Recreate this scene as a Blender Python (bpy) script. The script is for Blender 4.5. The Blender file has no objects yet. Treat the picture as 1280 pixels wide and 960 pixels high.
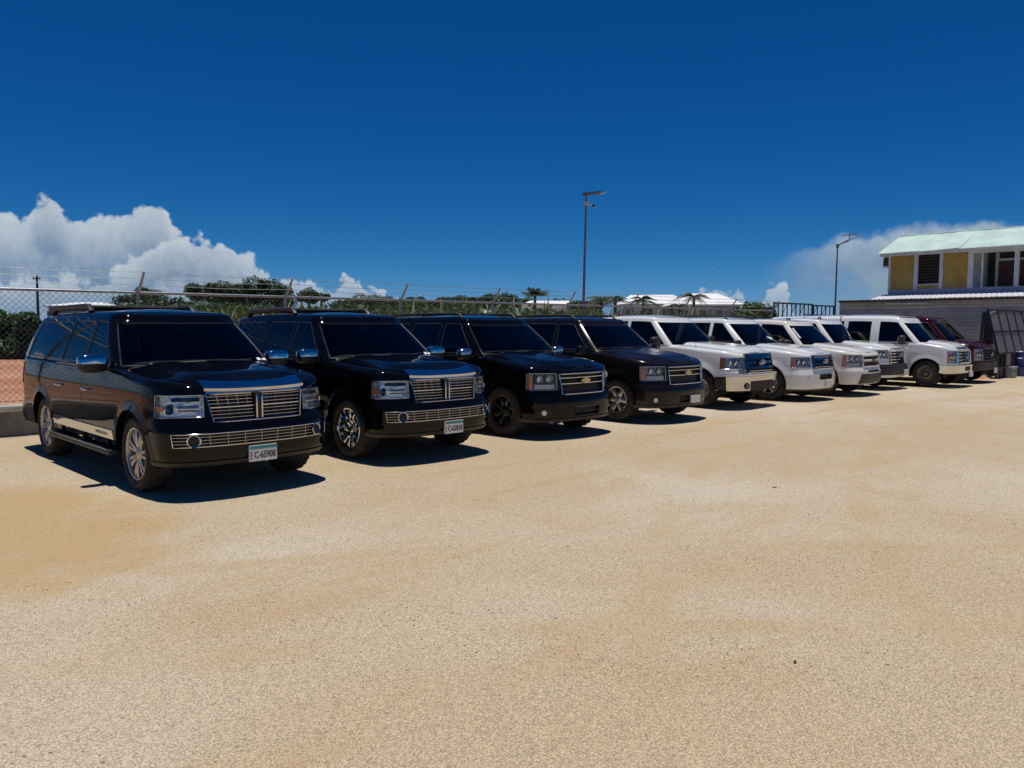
import bpy, bmesh, math, random
import numpy as np
from mathutils import Vector, Matrix

random.seed(7)
RNG = np.random.default_rng(11)
scene = bpy.context.scene
C = scene.collection

# ------------------------------------------------------------------ camera
FPX, EYE, HORIZON, ROWANG = 980.0, 1.76, 408.0, 46.0
cam_data = bpy.data.cameras.new('camera')
cam_data.sensor_width = 36.0
cam_data.lens = FPX / 1280.0 * 36.0
cam_data.clip_start = 0.05
cam_data.clip_end = 9000.0
cam = bpy.data.objects.new('camera', cam_data)
C.objects.link(cam)
cam.location = (0.0, 0.0, EYE)
PITCH = math.atan((480.0 - HORIZON) / FPX)
cam.rotation_euler = (math.pi / 2 - PITCH, 0.0, math.radians(ROWANG - 90.0))
scene.camera = cam

# ------------------------------------------------------------------ sun and sky
SUN_AZ, SUN_EL = math.radians(60.0), math.radians(88.0)     # azimuth counted from +X towards +Y
sd = Vector((math.cos(SUN_EL) * math.cos(SUN_AZ), math.cos(SUN_EL) * math.sin(SUN_AZ), math.sin(SUN_EL)))
sun_data = bpy.data.lights.new('sun', 'SUN')
sun_data.energy = 4.0
sun_data.angle = math.radians(0.53)
sun_data.color = (1.0, 0.955, 0.88)
sun = bpy.data.objects.new('sun', sun_data)
C.objects.link(sun)
sun.rotation_euler = sd.to_track_quat('Z', 'Y').to_euler()
sun.location = (0, 0, 60)

scene.view_settings.view_transform = 'Standard'
scene.view_settings.look = 'None'
scene.view_settings.exposure = 0.0
scene.view_settings.gamma = 1.0
scene.view_settings.use_curve_mapping = False
scene.render.resolution_x = 1024
scene.render.resolution_y = 768

world = bpy.data.worlds.new('World')
scene.world = world
world.use_nodes = True


class NT:
    """small helper to write node trees"""
    def __init__(s, tree):
        s.t = tree
        s.n = tree.nodes
        s.l = tree.links

    def new(s, typ, **kw):
        n = s.n.new(typ)
        for k, v in kw.items():
            setattr(n, k, v)
        return n

    def put(s, sock, val):
        if hasattr(val, 'is_linked') or isinstance(val, bpy.types.NodeSocket):
            s.l.new(val, sock)
        elif val is not None:
            sock.default_value = val

    def math(s, op, a, b=None, c=None, clamp=False):
        n = s.new('ShaderNodeMath', operation=op, use_clamp=clamp)
        s.put(n.inputs[0], a)
        if b is not None: s.put(n.inputs[1], b)
        if c is not None: s.put(n.inputs[2], c)
        return n.outputs[0]

    def vmath(s, op, a, b=None, scale=None):
        n = s.new('ShaderNodeVectorMath', operation=op)
        s.put(n.inputs[0], a)
        if b is not None: s.put(n.inputs[1], b)
        if scale is not None: s.put(n.inputs['Scale'], scale)
        return n.outputs['Value'] if op in ('DISTANCE', 'LENGTH', 'DOT_PRODUCT') else n.outputs[0]

    def noise(s, vec, scale, detail=4, rough=0.55, dist=0.0):
        n = s.new('ShaderNodeTexNoise')
        s.put(n.inputs['Vector'], vec)
        n.inputs['Scale'].default_value = scale
        n.inputs['Detail'].default_value = detail
        n.inputs['Roughness'].default_value = rough
        n.inputs['Distortion'].default_value = dist
        return n.outputs['Fac']

    def voro(s, vec, scale, feature='F1', out='Distance', rnd=1.0):
        n = s.new('ShaderNodeTexVoronoi', feature=feature)
        s.put(n.inputs['Vector'], vec)
        n.inputs['Scale'].default_value = scale
        n.inputs['Randomness'].default_value = rnd
        return n.outputs[out]

    def smooth(s, x, a, b, lo=0.0, hi=1.0):
        n = s.new('ShaderNodeMapRange', interpolation_type='SMOOTHSTEP')
        s.put(n.inputs['Value'], x)
        n.inputs['From Min'].default_value = a
        n.inputs['From Max'].default_value = b
        n.inputs['To Min'].default_value = lo
        n.inputs['To Max'].default_value = hi
        return n.outputs['Result']

    def mix(s, fac, a, b, blend='MIX'):
        n = s.new('ShaderNodeMix', data_type='RGBA', blend_type=blend)
        s.put(n.inputs[0], fac)
        for i, v in ((6, a), (7, b)):
            if isinstance(v, (tuple, list)):
                n.inputs[i].default_value = (*v[:3], 1.0)
            else:
                s.put(n.inputs[i], v)
        return n.outputs[2]

    def ramp(s, fac, stops):
        n = s.new('ShaderNodeValToRGB')
        s.put(n.inputs[0], fac)
        e = n.color_ramp.elements
        while len(e) < len(stops): e.new(0.5)
        for k, (p, c) in enumerate(stops):
            e[k].position = p
            e[k].color = (*c[:3], 1.0)
        return n.outputs[0]


def build_world():
    w = NT(world.node_tree)
    w.n.clear()
    out = w.new('ShaderNodeOutputWorld')
    bg = w.new('ShaderNodeBackground')
    w.l.new(bg.outputs[0], out.inputs[0])
    sky = w.new('ShaderNodeTexSky', sky_type='NISHITA')
    sky.sun_disc = False
    sky.sun_elevation = SUN_EL
    sky.sun_rotation = math.pi / 2 - SUN_AZ
    sky.altitude = SKY_ALT
    sky.air_density = SKY_AIR
    sky.dust_density = SKY_DUST
    sky.ozone_density = SKY_OZONE
    STR = SKY_STRENGTH
    bg.inputs[1].default_value = STR
    # the camera's rendering of the sky: one response curve per channel, the same all round
    sp = w.new('ShaderNodeSeparateColor')
    w.l.new(sky.outputs[0], sp.inputs[0])
    cb = w.new('ShaderNodeCombineColor')
    for k, (g, t) in enumerate(SKY_CURVE):
        v = w.math('POWER', w.math('MULTIPLY', sp.outputs[k], STR), g)
        w.l.new(w.math('MULTIPLY', v, t / STR), cb.inputs[k])
    skc = cb.outputs[0]
    # cumulus along the horizon: height of the cloud tops over azimuth, broken up by billows
    d = w.vmath('NORMALIZE', w.new('ShaderNodeTexCoord').outputs['Generated'])
    sep = w.new('ShaderNodeSeparateXYZ')
    w.l.new(d, sep.inputs[0])
    az = w.math('PINGPONG', w.math('MULTIPLY', w.math('ARCTAN2', sep.outputs['Y'], sep.outputs['X']), 180 / math.pi), 100.0)
    az = w.math('DIVIDE', az, 100.0)
    el = w.math('MULTIPLY', w.math('ARCSINE', sep.outputs['Z']), 180 / math.pi)
    wn = w.new('ShaderNodeTexNoise')
    w.l.new(d, wn.inputs['Vector'])
    wn.inputs['Scale'].default_value = 45.0
    wn.inputs['Detail'].default_value = 5.0
    dw = w.vmath('ADD', d, w.vmath('SCALE', w.vmath('SUBTRACT', wn.outputs['Color'], (.5, .5, .5)), scale=0.016))

    def curve(pts):
        n = w.new('ShaderNodeFloatCurve')
        c = n.mapping.curves[0]
        n.mapping.use_clip = False
        pts = sorted((a / 100.0, e / 10.0) for a, e in pts)
        while len(c.points) < len(pts): c.points.new(0.5, 0.5)
        for p, (a, e) in zip(c.points, pts):
            p.location = (a, e)
            p.handle_type = 'AUTO_CLAMPED'
        n.mapping.update()
        w.l.new(az, n.inputs['Value'])
        return w.math('MULTIPLY', n.outputs[0], 10.0)
    v1 = w.voro(dw, 26.0)
    v2 = w.voro(dw, 62.0)
    v3 = w.voro(dw, 140.0)
    n3 = w.noise(d, 170.0, 4, 0.6)
    bil = w.math('MULTIPLY_ADD', v1, -1.7, 0.75)
    bil = w.math('ADD', bil, w.math('MULTIPLY_ADD', v2, -0.85, 0.38))
    bil = w.math('ADD', bil, w.math('MULTIPLY_ADD', v3, -0.42, 0.19))
    bil = w.math('ADD', bil, w.math('MULTIPLY_ADD', n3, 0.5, -0.25))
    haze = w.smooth(el, -0.3, 4.6, 0.42, 1.0)                       # air in front of the low cloud
    col = skc
    v = lambda c: tuple(x / STR for x in c)
    # thin veil of old cloud on the right
    vt = curve(VEIL)
    vd = w.math('SUBTRACT', w.math('ADD', vt, w.math('MULTIPLY', bil, 0.45)), el)
    va = w.math('MULTIPLY', w.smooth(vd, -0.15, 0.7), w.smooth(w.noise(d, 17.0, 5, 0.6), 0.28, 0.62, 0.45, 1.0))
    va = w.math('MULTIPLY', va, w.math('MULTIPLY', w.smooth(el, 0.2, 3.4, 0.38, 0.92), w.smooth(vt, 0.4, 1.5)))
    va = w.math('MULTIPLY', va, w.smooth(az, 0.292, 0.215))
    vcol = w.mix(w.smooth(vd, 0.0, 2.2), v(CLOUD_VEIL), v(tuple(x * 0.72 for x in CLOUD_VEIL)))
    col = w.mix(va, col, vcol)
    for pts, dep, k in ((HEAP_BACK, 3.4, 0.95), (HEAP_FRONT, 2.4, 0.92)):
        t = curve(pts)
        dd = w.math('SUBTRACT', w.math('ADD', t, bil), el)
        a = w.math('MULTIPLY', w.smooth(dd, -0.02, 0.42), w.smooth(t, 0.5, 1.3))
        a = w.math('MULTIPLY', w.math('MULTIPLY', a, haze), k)
        lit = w.smooth(dd, 0.0, dep, 0.92, 0.30)
        lit = w.math('ADD', lit, w.math('MULTIPLY_ADD', v2, -0.34, 0.13))
        lit = w.math('ADD', lit, w.math('MULTIPLY_ADD', v1, -0.42, 0.16))
        lit = w.math('ADD', lit, w.math('MULTIPLY_ADD', n3, 0.36, -0.18), clamp=True)
        col = w.mix(a, col, w.mix(lit, v(CLOUD_LOW), v(CLOUD_HIGH)))
    w.l.new(col, bg.inputs[0])


def tops(px):
    """(column, row) of the photograph's cloud tops as (azimuth, elevation)"""
    r = []
    for x, y in px:
        a = ROWANG - math.degrees(math.atan((x - 640.0) / FPX))
        r.append((a, max(0.0, math.degrees(math.atan((HORIZON - y) / math.hypot(FPX, x - 640.0))))))
    return r


HEAP_BACK = [(100, 3.5), (94, 5.5), (88, 4.2)] + tops([(-90, 300), (-50, 280), (0, 268), (28, 272), (48, 250), (68, 242), (86, 258), (110, 270), (145, 270), (172, 256), (200, 254),
            (218, 276), (240, 296), (262, 312), (300, 340), (360, 372), (470, 392), (560, 404), (640, 408), (700, 408), (840, 408), (864, 372), (878, 352), (895, 347), (910, 356), (924, 352), (940, 380), (954, 356), (970, 352), (985, 366), (1000, 408), (1100, 408), (1280, 408)]) + [(6, 0), (0, 2.0)]
HEAP_FRONT = [(100, 1.5), (92, 2.5), (85, 2.0)] + tops([(-60, 350), (0, 350), (60, 345), (120, 338), (165, 322), (190, 304), (215, 296), (245, 296), (275, 302), (300, 314), (320, 322), (345, 340), (385, 350), (402, 358), (418, 354), (440, 345), (452, 354),
            (480, 368), (505, 372), (570, 376), (600, 392), (640, 408), (900, 408), (1280, 408)]) + [(6, 0), (0, 1.0)]
VEIL = [(100, 0), (60, 0)] + tops([(600, 408), (900, 408), (930, 345), (950, 330), (975, 320), (1010, 308), (1050, 296), (1090, 290), (1140, 280), (1190, 276), (1240, 277), (1290, 282), (1400, 285)]) + [(0, 3.0)]
SKY_ALT, SKY_AIR, SKY_DUST, SKY_OZONE = 0.0, 0.5, 0.0, 1.0
SKY_STRENGTH = 0.08
SKY_CURVE = ((2.4, 1.18), (1.10, 0.60), (0.80, 0.755))
CLOUD_LOW, CLOUD_HIGH, CLOUD_VEIL = (0.16, 0.25, 0.38), (0.55, 0.615, 0.67), (0.40, 0.49, 0.57)
build_world()

# ------------------------------------------------------------------ materials
MATS = {}


def princ(name, base=(0.5, 0.5, 0.5), rough=0.5, metal=0.0, coat=0.0, spec=0.5):
    m = bpy.data.materials.new(name)
    m.use_nodes = True
    t = NT(m.node_tree)
    p = m.node_tree.nodes['Principled BSDF']
    p.inputs['Base Color'].default_value = (*base, 1.0)
    p.inputs['Roughness'].default_value = rough
    p.inputs['Metallic'].default_value = metal
    p.inputs['Coat Weight'].default_value = coat
    p.inputs['Coat Roughness'].default_value = 0.02
    p.inputs['Specular IOR Level'].default_value = spec
    MATS[name] = m
    return m, t, p


def obj_co(t):
    return t.new('ShaderNodeTexCoord').outputs['Object']


def world_co(t):
    return t.new('ShaderNodeNewGeometry').outputs['Position']


def bump(t, p, height, strength, dist):
    b = t.new('ShaderNodeBump')
    b.inputs['Strength'].default_value = strength
    b.inputs['Distance'].default_value = dist
    t.l.new(height, b.inputs['Height'])
    t.l.new(b.outputs[0], p.inputs['Normal'])
    return b


def speckled(name, c1, c2, scale, rough=0.6, metal=0.0, bumpd=0.0, detail=5, lo=0.35, hi=0.65, coat=0.0, spec=0.5, co=obj_co):
    m, t, p = princ(name, c1, rough, metal, coat, spec)
    n = t.noise(co(t), scale, detail, 0.6)
    f = t.smooth(n, lo, hi)
    t.l.new(t.mix(f, c1, c2), p.inputs['Base Color'])
    if bumpd:
        bump(t, p, n, 0.6, bumpd)
    return m


def paint(name, base, dust=0.10, rough=0.10, coat=1.0, dustcol=(0.34, 0.27, 0.19), spec=0.5):
    """car paint under a clear coat; a film of tan dust lies thicker towards the sills"""
    m, t, p = princ(name, base, rough, 0.0, coat, spec)
    co = obj_co(t)
    s = t.new('ShaderNodeSeparateXYZ')
    t.l.new(co, s.inputs[0])
    low = t.smooth(s.outputs['Z'], 0.25, 0.75, 1.0, 0.12)
    n = t.noise(co, 3.0, 6, 0.65)
    f = t.math('MULTIPLY', t.math('MULTIPLY', low, t.smooth(n, 0.25, 0.8)), dust)
    t.l.new(t.mix(f, base, dustcol), p.inputs['Base Color'])
    r = t.math('MULTIPLY_ADD', f, 0.9, rough)
    t.l.new(r, p.inputs['Roughness'])
    t.l.new(t.math('MULTIPLY_ADD', f, 0.5, 0.02), p.inputs['Coat Roughness'])
    return m


def glass(name, tint, gloss=1.0, rough=0.0):
    m = bpy.data.materials.new(name)
    m.use_nodes = True
    t = NT(m.node_tree)
    t.n.clear()
    out = t.new('ShaderNodeOutputMaterial')
    tr = t.new('ShaderNodeBsdfTransparent')
    tr.inputs[0].default_value = (*tint, 1.0)
    gl = t.new('ShaderNodeBsdfGlossy')
    gl.inputs[0].default_value = (gloss, gloss, gloss, 1.0)
    gl.inputs['Roughness'].default_value = rough
    fr = t.new('ShaderNodeFresnel')
    fr.inputs[0].default_value = 1.5
    mx = t.new('ShaderNodeMixShader')
    t.l.new(fr.outputs[0], mx.inputs[0])
    t.l.new(tr.outputs[0], mx.inputs[1])
    t.l.new(gl.outputs[0], mx.inputs[2])
    t.l.new(mx.outputs[0], out.inputs[0])
    MATS[name] = m
    return m


paint('paint_black', (0.0025, 0.0025, 0.003), 0.012, 0.035, 0.0, spec=0.27)
paint('paint_black_suburban', (0.0025, 0.0025, 0.003), 0.012, 0.06, 0.0, spec=0.25)
paint('paint_faded', (0.007, 0.005, 0.0055), 0.06, 0.20, 0.0, spec=0.35)
paint('paint_white', (0.78, 0.78, 0.76), 0.25, 0.22, 0.9)
paint('paint_cream', (0.74, 0.72, 0.66), 0.30, 0.25, 0.8)
paint('paint_maroon', (0.030, 0.003, 0.005), 0.04, 0.10, 0.0)
princ('chrome', (0.60, 0.60, 0.61), 0.06, 1.0)
princ('chrome_dark', (0.17, 0.17, 0.18), 0.10, 1.0)
princ('chrome_dull', (0.55, 0.55, 0.54), 0.22, 1.0)
speckled('alloy', (0.52, 0.50, 0.47), (0.36, 0.33, 0.29), 14.0, 0.32, 0.85)
princ('rim_black', (0.012, 0.012, 0.012), 0.25)
speckled('steel_wheel', (0.30, 0.29, 0.28), (0.16, 0.13, 0.11), 20.0, 0.45, 0.7)
speckled('plastic_black', (0.012, 0.012, 0.012), (0.03, 0.027, 0.023), 9.0, 0.5)
princ('under_black', (0.006, 0.006, 0.006), 0.9)
princ('grille_back', (0.006, 0.006, 0.007), 0.6)
speckled('rubber', (0.014, 0.014, 0.014), (0.065, 0.055, 0.042), 11.0, 0.85, lo=0.4, hi=0.8)
glass('windshield', (0.74, 0.77, 0.76), 0.55)
glass('tint_glass', (0.05, 0.052, 0.055), 0.85)
glass('lens', (0.93, 0.93, 0.92))
princ('amber', (1.0, 0.40, 0.11), 0.25, coat=0.5)
m, t, p = princ('reflector', (0.84, 0.83, 0.78), 0.30, 0.85)
bump(t, p, t.voro(obj_co(t), 16.0), 0.30, 0.015)
princ('lamp_dark', (0.02, 0.025, 0.04), 0.05, coat=1.0)
princ('lamp_white', (0.75, 0.75, 0.72), 0.25, coat=1.0)
speckled('seat_grey', (0.24, 0.23, 0.21), (0.30, 0.29, 0.27), 30.0, 0.8)
princ('dash', (0.045, 0.044, 0.043), 0.6)
princ('plate_white', (0.78, 0.78, 0.77), 0.35)
princ('plate_teal', (0.05, 0.30, 0.30), 0.35)
princ('plate_ink', (0.012, 0.012, 0.02), 0.4)
princ('emblem_gold', (0.55, 0.40, 0.12), 0.25, 1.0)
princ('emblem_blue', (0.01, 0.03, 0.12), 0.15, coat=1.0)
princ('paper', (0.8, 0.8, 0.78), 0.7)

speckled('galvanised', (0.40, 0.41, 0.42), (0.28, 0.29, 0.30), 8.0, 0.42, 0.75)
speckled('wire', (0.30, 0.31, 0.31), (0.20, 0.20, 0.20), 4.0, 0.5, 0.6)
speckled('black_steel', (0.012, 0.013, 0.016), (0.03, 0.028, 0.028), 6.0, 0.45)
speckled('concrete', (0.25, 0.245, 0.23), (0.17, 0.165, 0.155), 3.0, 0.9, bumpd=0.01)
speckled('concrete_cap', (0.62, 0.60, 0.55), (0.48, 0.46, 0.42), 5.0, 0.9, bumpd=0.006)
speckled('lamp_steel', (0.20, 0.21, 0.23), (0.13, 0.135, 0.15), 5.0, 0.45, 0.7)
speckled('lamp_head', (0.55, 0.55, 0.55), (0.42, 0.42, 0.42), 8.0, 0.4)
princ('lamp_panel', (0.015, 0.02, 0.04), 0.1, coat=1.0)
speckled('bark', (0.10, 0.075, 0.05), (0.05, 0.038, 0.027), 9.0, 0.9, bumpd=0.02)
speckled('pole_wood', (0.10, 0.085, 0.07), (0.06, 0.05, 0.04), 6.0, 0.9)


def leafmat(name, c1, c2, c3, rough=0.5):
    m, t, p = princ(name, c1, rough, 0.0, 0.0, 0.35)
    co = world_co(t)
    n = t.noise(co, 0.9, 3, 0.6)
    n2 = t.noise(co, 9.0, 2, 0.5)
    f = t.math('MULTIPLY_ADD', n2, 0.5, t.math('MULTIPLY', n, 0.5))
    t.l.new(t.ramp(f, [(0.36, c1), (0.5, c2), (0.64, c3)]), p.inputs['Base Color'])
    tr = t.new('ShaderNodeBsdfTranslucent')
    tr.inputs[0].default_value = (c2[0] * 1.2, c2[1] * 1.3, c2[2] * 0.6, 1)
    mx = t.new('ShaderNodeMixShader')
    mx.inputs[0].default_value = 0.22
    out = m.node_tree.nodes['Material Output']
    t.l.new(p.outputs[0], mx.inputs[1])
    t.l.new(tr.outputs[0], mx.inputs[2])
    t.l.new(mx.outputs[0], out.inputs[0])
    return m


leafmat('leaf_dark', (0.020, 0.038, 0.014), (0.030, 0.058, 0.018), (0.050, 0.085, 0.025))
leafmat('leaf_mid', (0.028, 0.055, 0.016), (0.045, 0.085, 0.022), (0.075, 0.120, 0.030))
leafmat('leaf_bright', (0.045, 0.085, 0.020), (0.070, 0.120, 0.028), (0.110, 0.160, 0.038))
leafmat('leaf_strap', (0.030, 0.046, 0.010), (0.075, 0.092, 0.019), (0.210, 0.205, 0.045))
leafmat('leaf_palm', (0.020, 0.045, 0.015), (0.035, 0.070, 0.022), (0.055, 0.095, 0.030))


def gravel_material():
    m, t, p = princ('gravel', (0.5, 0.42, 0.3), 0.95, spec=0.2)
    co = world_co(t)
    big = t.noise(co, 0.16, 5, 0.55, 0.6)
    mid = t.noise(co, 0.7, 5, 0.6, 0.4)
    c = t.mix(t.smooth(big, 0.38, 0.62), GRAVEL_TAN, GRAVEL_PALE)
    c = t.mix(t.math('MULTIPLY', t.smooth(mid, 0.45, 0.72), 0.55), c, GRAVEL_WARM)
    # patch of raked brown sand in front of the first car
    s = t.new('ShaderNodeSeparateXYZ')
    wv = t.vmath('ADD', co, t.vmath('SCALE', t.vmath('SUBTRACT', t.new('ShaderNodeTexNoise').outputs['Color'], (.5, .5, .5)), scale=0.0))
    t.l.new(wv, s.inputs[0])
    ex = t.math('DIVIDE', t.math('SUBTRACT', s.outputs['X'], 1.55), 1.25)
    ey = t.math('DIVIDE', t.math('SUBTRACT', s.outputs['Y'], 7.9), 2.3)
    rad = t.math('ADD', t.math('MULTIPLY', ex, ex), t.math('MULTIPLY', ey, ey))
    rad = t.math('ADD', rad, t.math('MULTIPLY_ADD', t.noise(co, 1.6, 5, 0.6), 2.4, -1.2))
    sand = t.smooth(rad, 1.35, 0.25)
    # drifts of brown fines: long streaks where wheels have turned
    mp = t.new('ShaderNodeMapping')
    t.l.new(co, mp.inputs[0])
    mp.inputs['Rotation'].default_value = (0, 0, math.radians(-28))
    mp.inputs['Scale'].default_value = (0.35, 1.6, 1.0)
    streak = t.smooth(t.noise(mp.outputs[0], 0.75, 6, 0.66, 0.9), 0.53, 0.70)
    fines = t.math('MAXIMUM', t.math('MULTIPLY', sand, 0.85), t.math('MULTIPLY', streak, 0.62))
    # faint wheel tracks curving past the parked row
    wob = t.math('MULTIPLY_ADD', t.noise(co, 0.8, 3), 0.5, -0.25)
    flat = t.new('ShaderNodeCombineXYZ')
    t.l.new(s.outputs['X'], flat.inputs[0])
    t.l.new(s.outputs['Y'], flat.inputs[1])
    tracks = None
    for cx, cy, r0 in ((-6.0, -9.0, 15.2), (-6.0, -9.0, 16.9), (16.0, -14.0, 19.0), (16.0, -14.0, 20.7), (1.0, 22.0, 17.6), (1.0, 22.0, 19.3)):
        dd = t.vmath('DISTANCE', flat.outputs[0], (cx, cy, 0.0))
        k = t.smooth(t.math('ABSOLUTE', t.math('ADD', t.math('SUBTRACT', dd, r0), wob)), 0.06, 0.20, 1.0, 0.0)
        tracks = k if tracks is None else t.math('MAXIMUM', tracks, k)
    tracks = t.math('MULTIPLY', tracks, t.smooth(t.noise(co, 0.55, 4, 0.6), 0.40, 0.62))
    fines = t.math('MAXIMUM', fines, t.math('MULTIPLY', tracks, 0.42))
    c = t.mix(fines, c, GRAVEL_SAND)
    # individual chippings
    vn = t.new('ShaderNodeTexVoronoi', feature='F1')
    t.l.new(co, vn.inputs['Vector'])
    vn.inputs['Scale'].default_value = 120.0
    v2 = t.new('ShaderNodeTexVoronoi', feature='F1')
    t.l.new(co, v2.inputs['Vector'])
    v2.inputs['Scale'].default_value = 170.0
    sp = t.new('ShaderNodeSeparateColor')
    t.l.new(vn.outputs['Color'], sp.inputs[0])
    tone = t.math('MULTIPLY_ADD', sp.outputs[0], 0.56, 0.75)
    gap = t.smooth(vn.outputs['Distance'], 0.30, 0.75, 1.0, 0.66)
    tone = t.math('MULTIPLY', tone, gap)
    fleck = t.smooth(t.noise(co, 60.0, 4, 0.7), 0.30, 0.40, 0.58, 1.0)
    tone = t.math('MULTIPLY', tone, fleck)
    keep = t.math('MULTIPLY', fines, 0.55)
    tone = t.math('ADD', t.math('MULTIPLY', tone, t.math('SUBTRACT', 1.0, keep)), t.math('MULTIPLY', keep, 0.95))
    tv = t.new('ShaderNodeCombineXYZ')
    for k in range(3): t.l.new(tone, tv.inputs[k])
    c = t.mix(1.0, c, tv.outputs[0], 'MULTIPLY')
    t.l.new(c, p.inputs['Base Color'])
    h = t.math('ADD', t.math('MULTIPLY', vn.outputs['Distance'], -0.9), t.math('MULTIPLY', v2.outputs['Distance'], -0.35))
    h = t.math('ADD', h, t.math('MULTIPLY', t.noise(co, 9.0, 5, 0.65), 1.6))
    h = t.math('ADD', h, t.math('MULTIPLY', t.noise(mp.outputs[0], 5.0, 3, 0.5), 1.2))
    rake = t.new('ShaderNodeTexWave', wave_type='BANDS')
    t.l.new(mp.outputs[0], rake.inputs['Vector'])
    rake.inputs['Scale'].default_value = 1.6
    rake.inputs['Distortion'].default_value = 5.0
    rake.inputs['Detail'].default_value = 3.0
    h = t.math('ADD', h, t.math('MULTIPLY', t.math('MULTIPLY', rake.outputs['Fac'], sand), 1.6))
    bump(t, p, h, 0.85, 0.010)
    return m


GRAVEL_TAN, GRAVEL_PALE, GRAVEL_WARM, GRAVEL_SAND = (0.615, 0.485, 0.315), (0.685, 0.59, 0.445), (0.595, 0.44, 0.27), (0.57, 0.39, 0.195)
gravel_material()
speckled('pebble', (0.60, 0.52, 0.40), (0.42, 0.34, 0.24), 3.0, 0.9, co=world_co, detail=2)
speckled('red_earth', (0.36, 0.155, 0.075), (0.46, 0.25, 0.145), 0.35, 0.95, bumpd=0.03, detail=8, co=world_co)
speckled('scrub_ground', (0.10, 0.095, 0.045), (0.16, 0.12, 0.065), 0.08, 0.95, co=world_co)
speckled('dry_twig', (0.07, 0.055, 0.03), (0.12, 0.10, 0.05), 30.0, 0.9)

speckled('board_yellow', (0.44, 0.295, 0.07), (0.36, 0.24, 0.06), 2.5, 0.7, co=world_co)
speckled('trim_white', (0.62, 0.63, 0.66), (0.48, 0.49, 0.52), 3.0, 0.7, co=world_co)
speckled('skirt_blue', (0.34, 0.37, 0.46), (0.27, 0.30, 0.39), 1.5, 0.7, co=world_co)
speckled('roof_mint', (0.60, 0.76, 0.68), (0.50, 0.64, 0.57), 1.2, 0.35, 0.0, co=world_co)
speckled('sheet_grey', (0.33, 0.335, 0.36), (0.25, 0.25, 0.27), 1.3, 0.45, 0.15, co=world_co)
speckled('sheet_tan', (0.46, 0.42, 0.37), (0.35, 0.31, 0.27), 1.3, 0.55, 0.1, co=world_co)
speckled('sheet_white', (0.72, 0.73, 0.76), (0.58, 0.60, 0.64), 2.0, 0.4, 0.0, co=world_co)
speckled('louvre_dark', (0.035, 0.022, 0.018), (0.06, 0.036, 0.028), 4.0, 0.5, co=world_co)
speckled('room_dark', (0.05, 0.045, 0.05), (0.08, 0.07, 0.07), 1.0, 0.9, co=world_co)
speckled('door_brown', (0.085, 0.030, 0.018), (0.06, 0.022, 0.014), 3.0, 0.6, co=world_co)
speckled('roof_white', (0.80, 0.80, 0.80), (0.70, 0.70, 0.71), 0.8, 0.7, co=world_co)
speckled('wall_grey', (0.26, 0.27, 0.30), (0.20, 0.21, 0.235), 0.8, 0.85, co=world_co)
speckled('wall_pink', (0.45, 0.24, 0.20), (0.36, 0.20, 0.17), 0.6, 0.85, co=world_co)
princ('solar_glass', (0.15, 0.16, 0.19), 0.12, 0.0, 1.0)
princ('blue_plastic', (0.02, 0.03, 0.16), 0.4)
speckled('box_grey', (0.34, 0.34, 0.35), (0.24, 0.24, 0.25), 3.0, 0.7)


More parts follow.
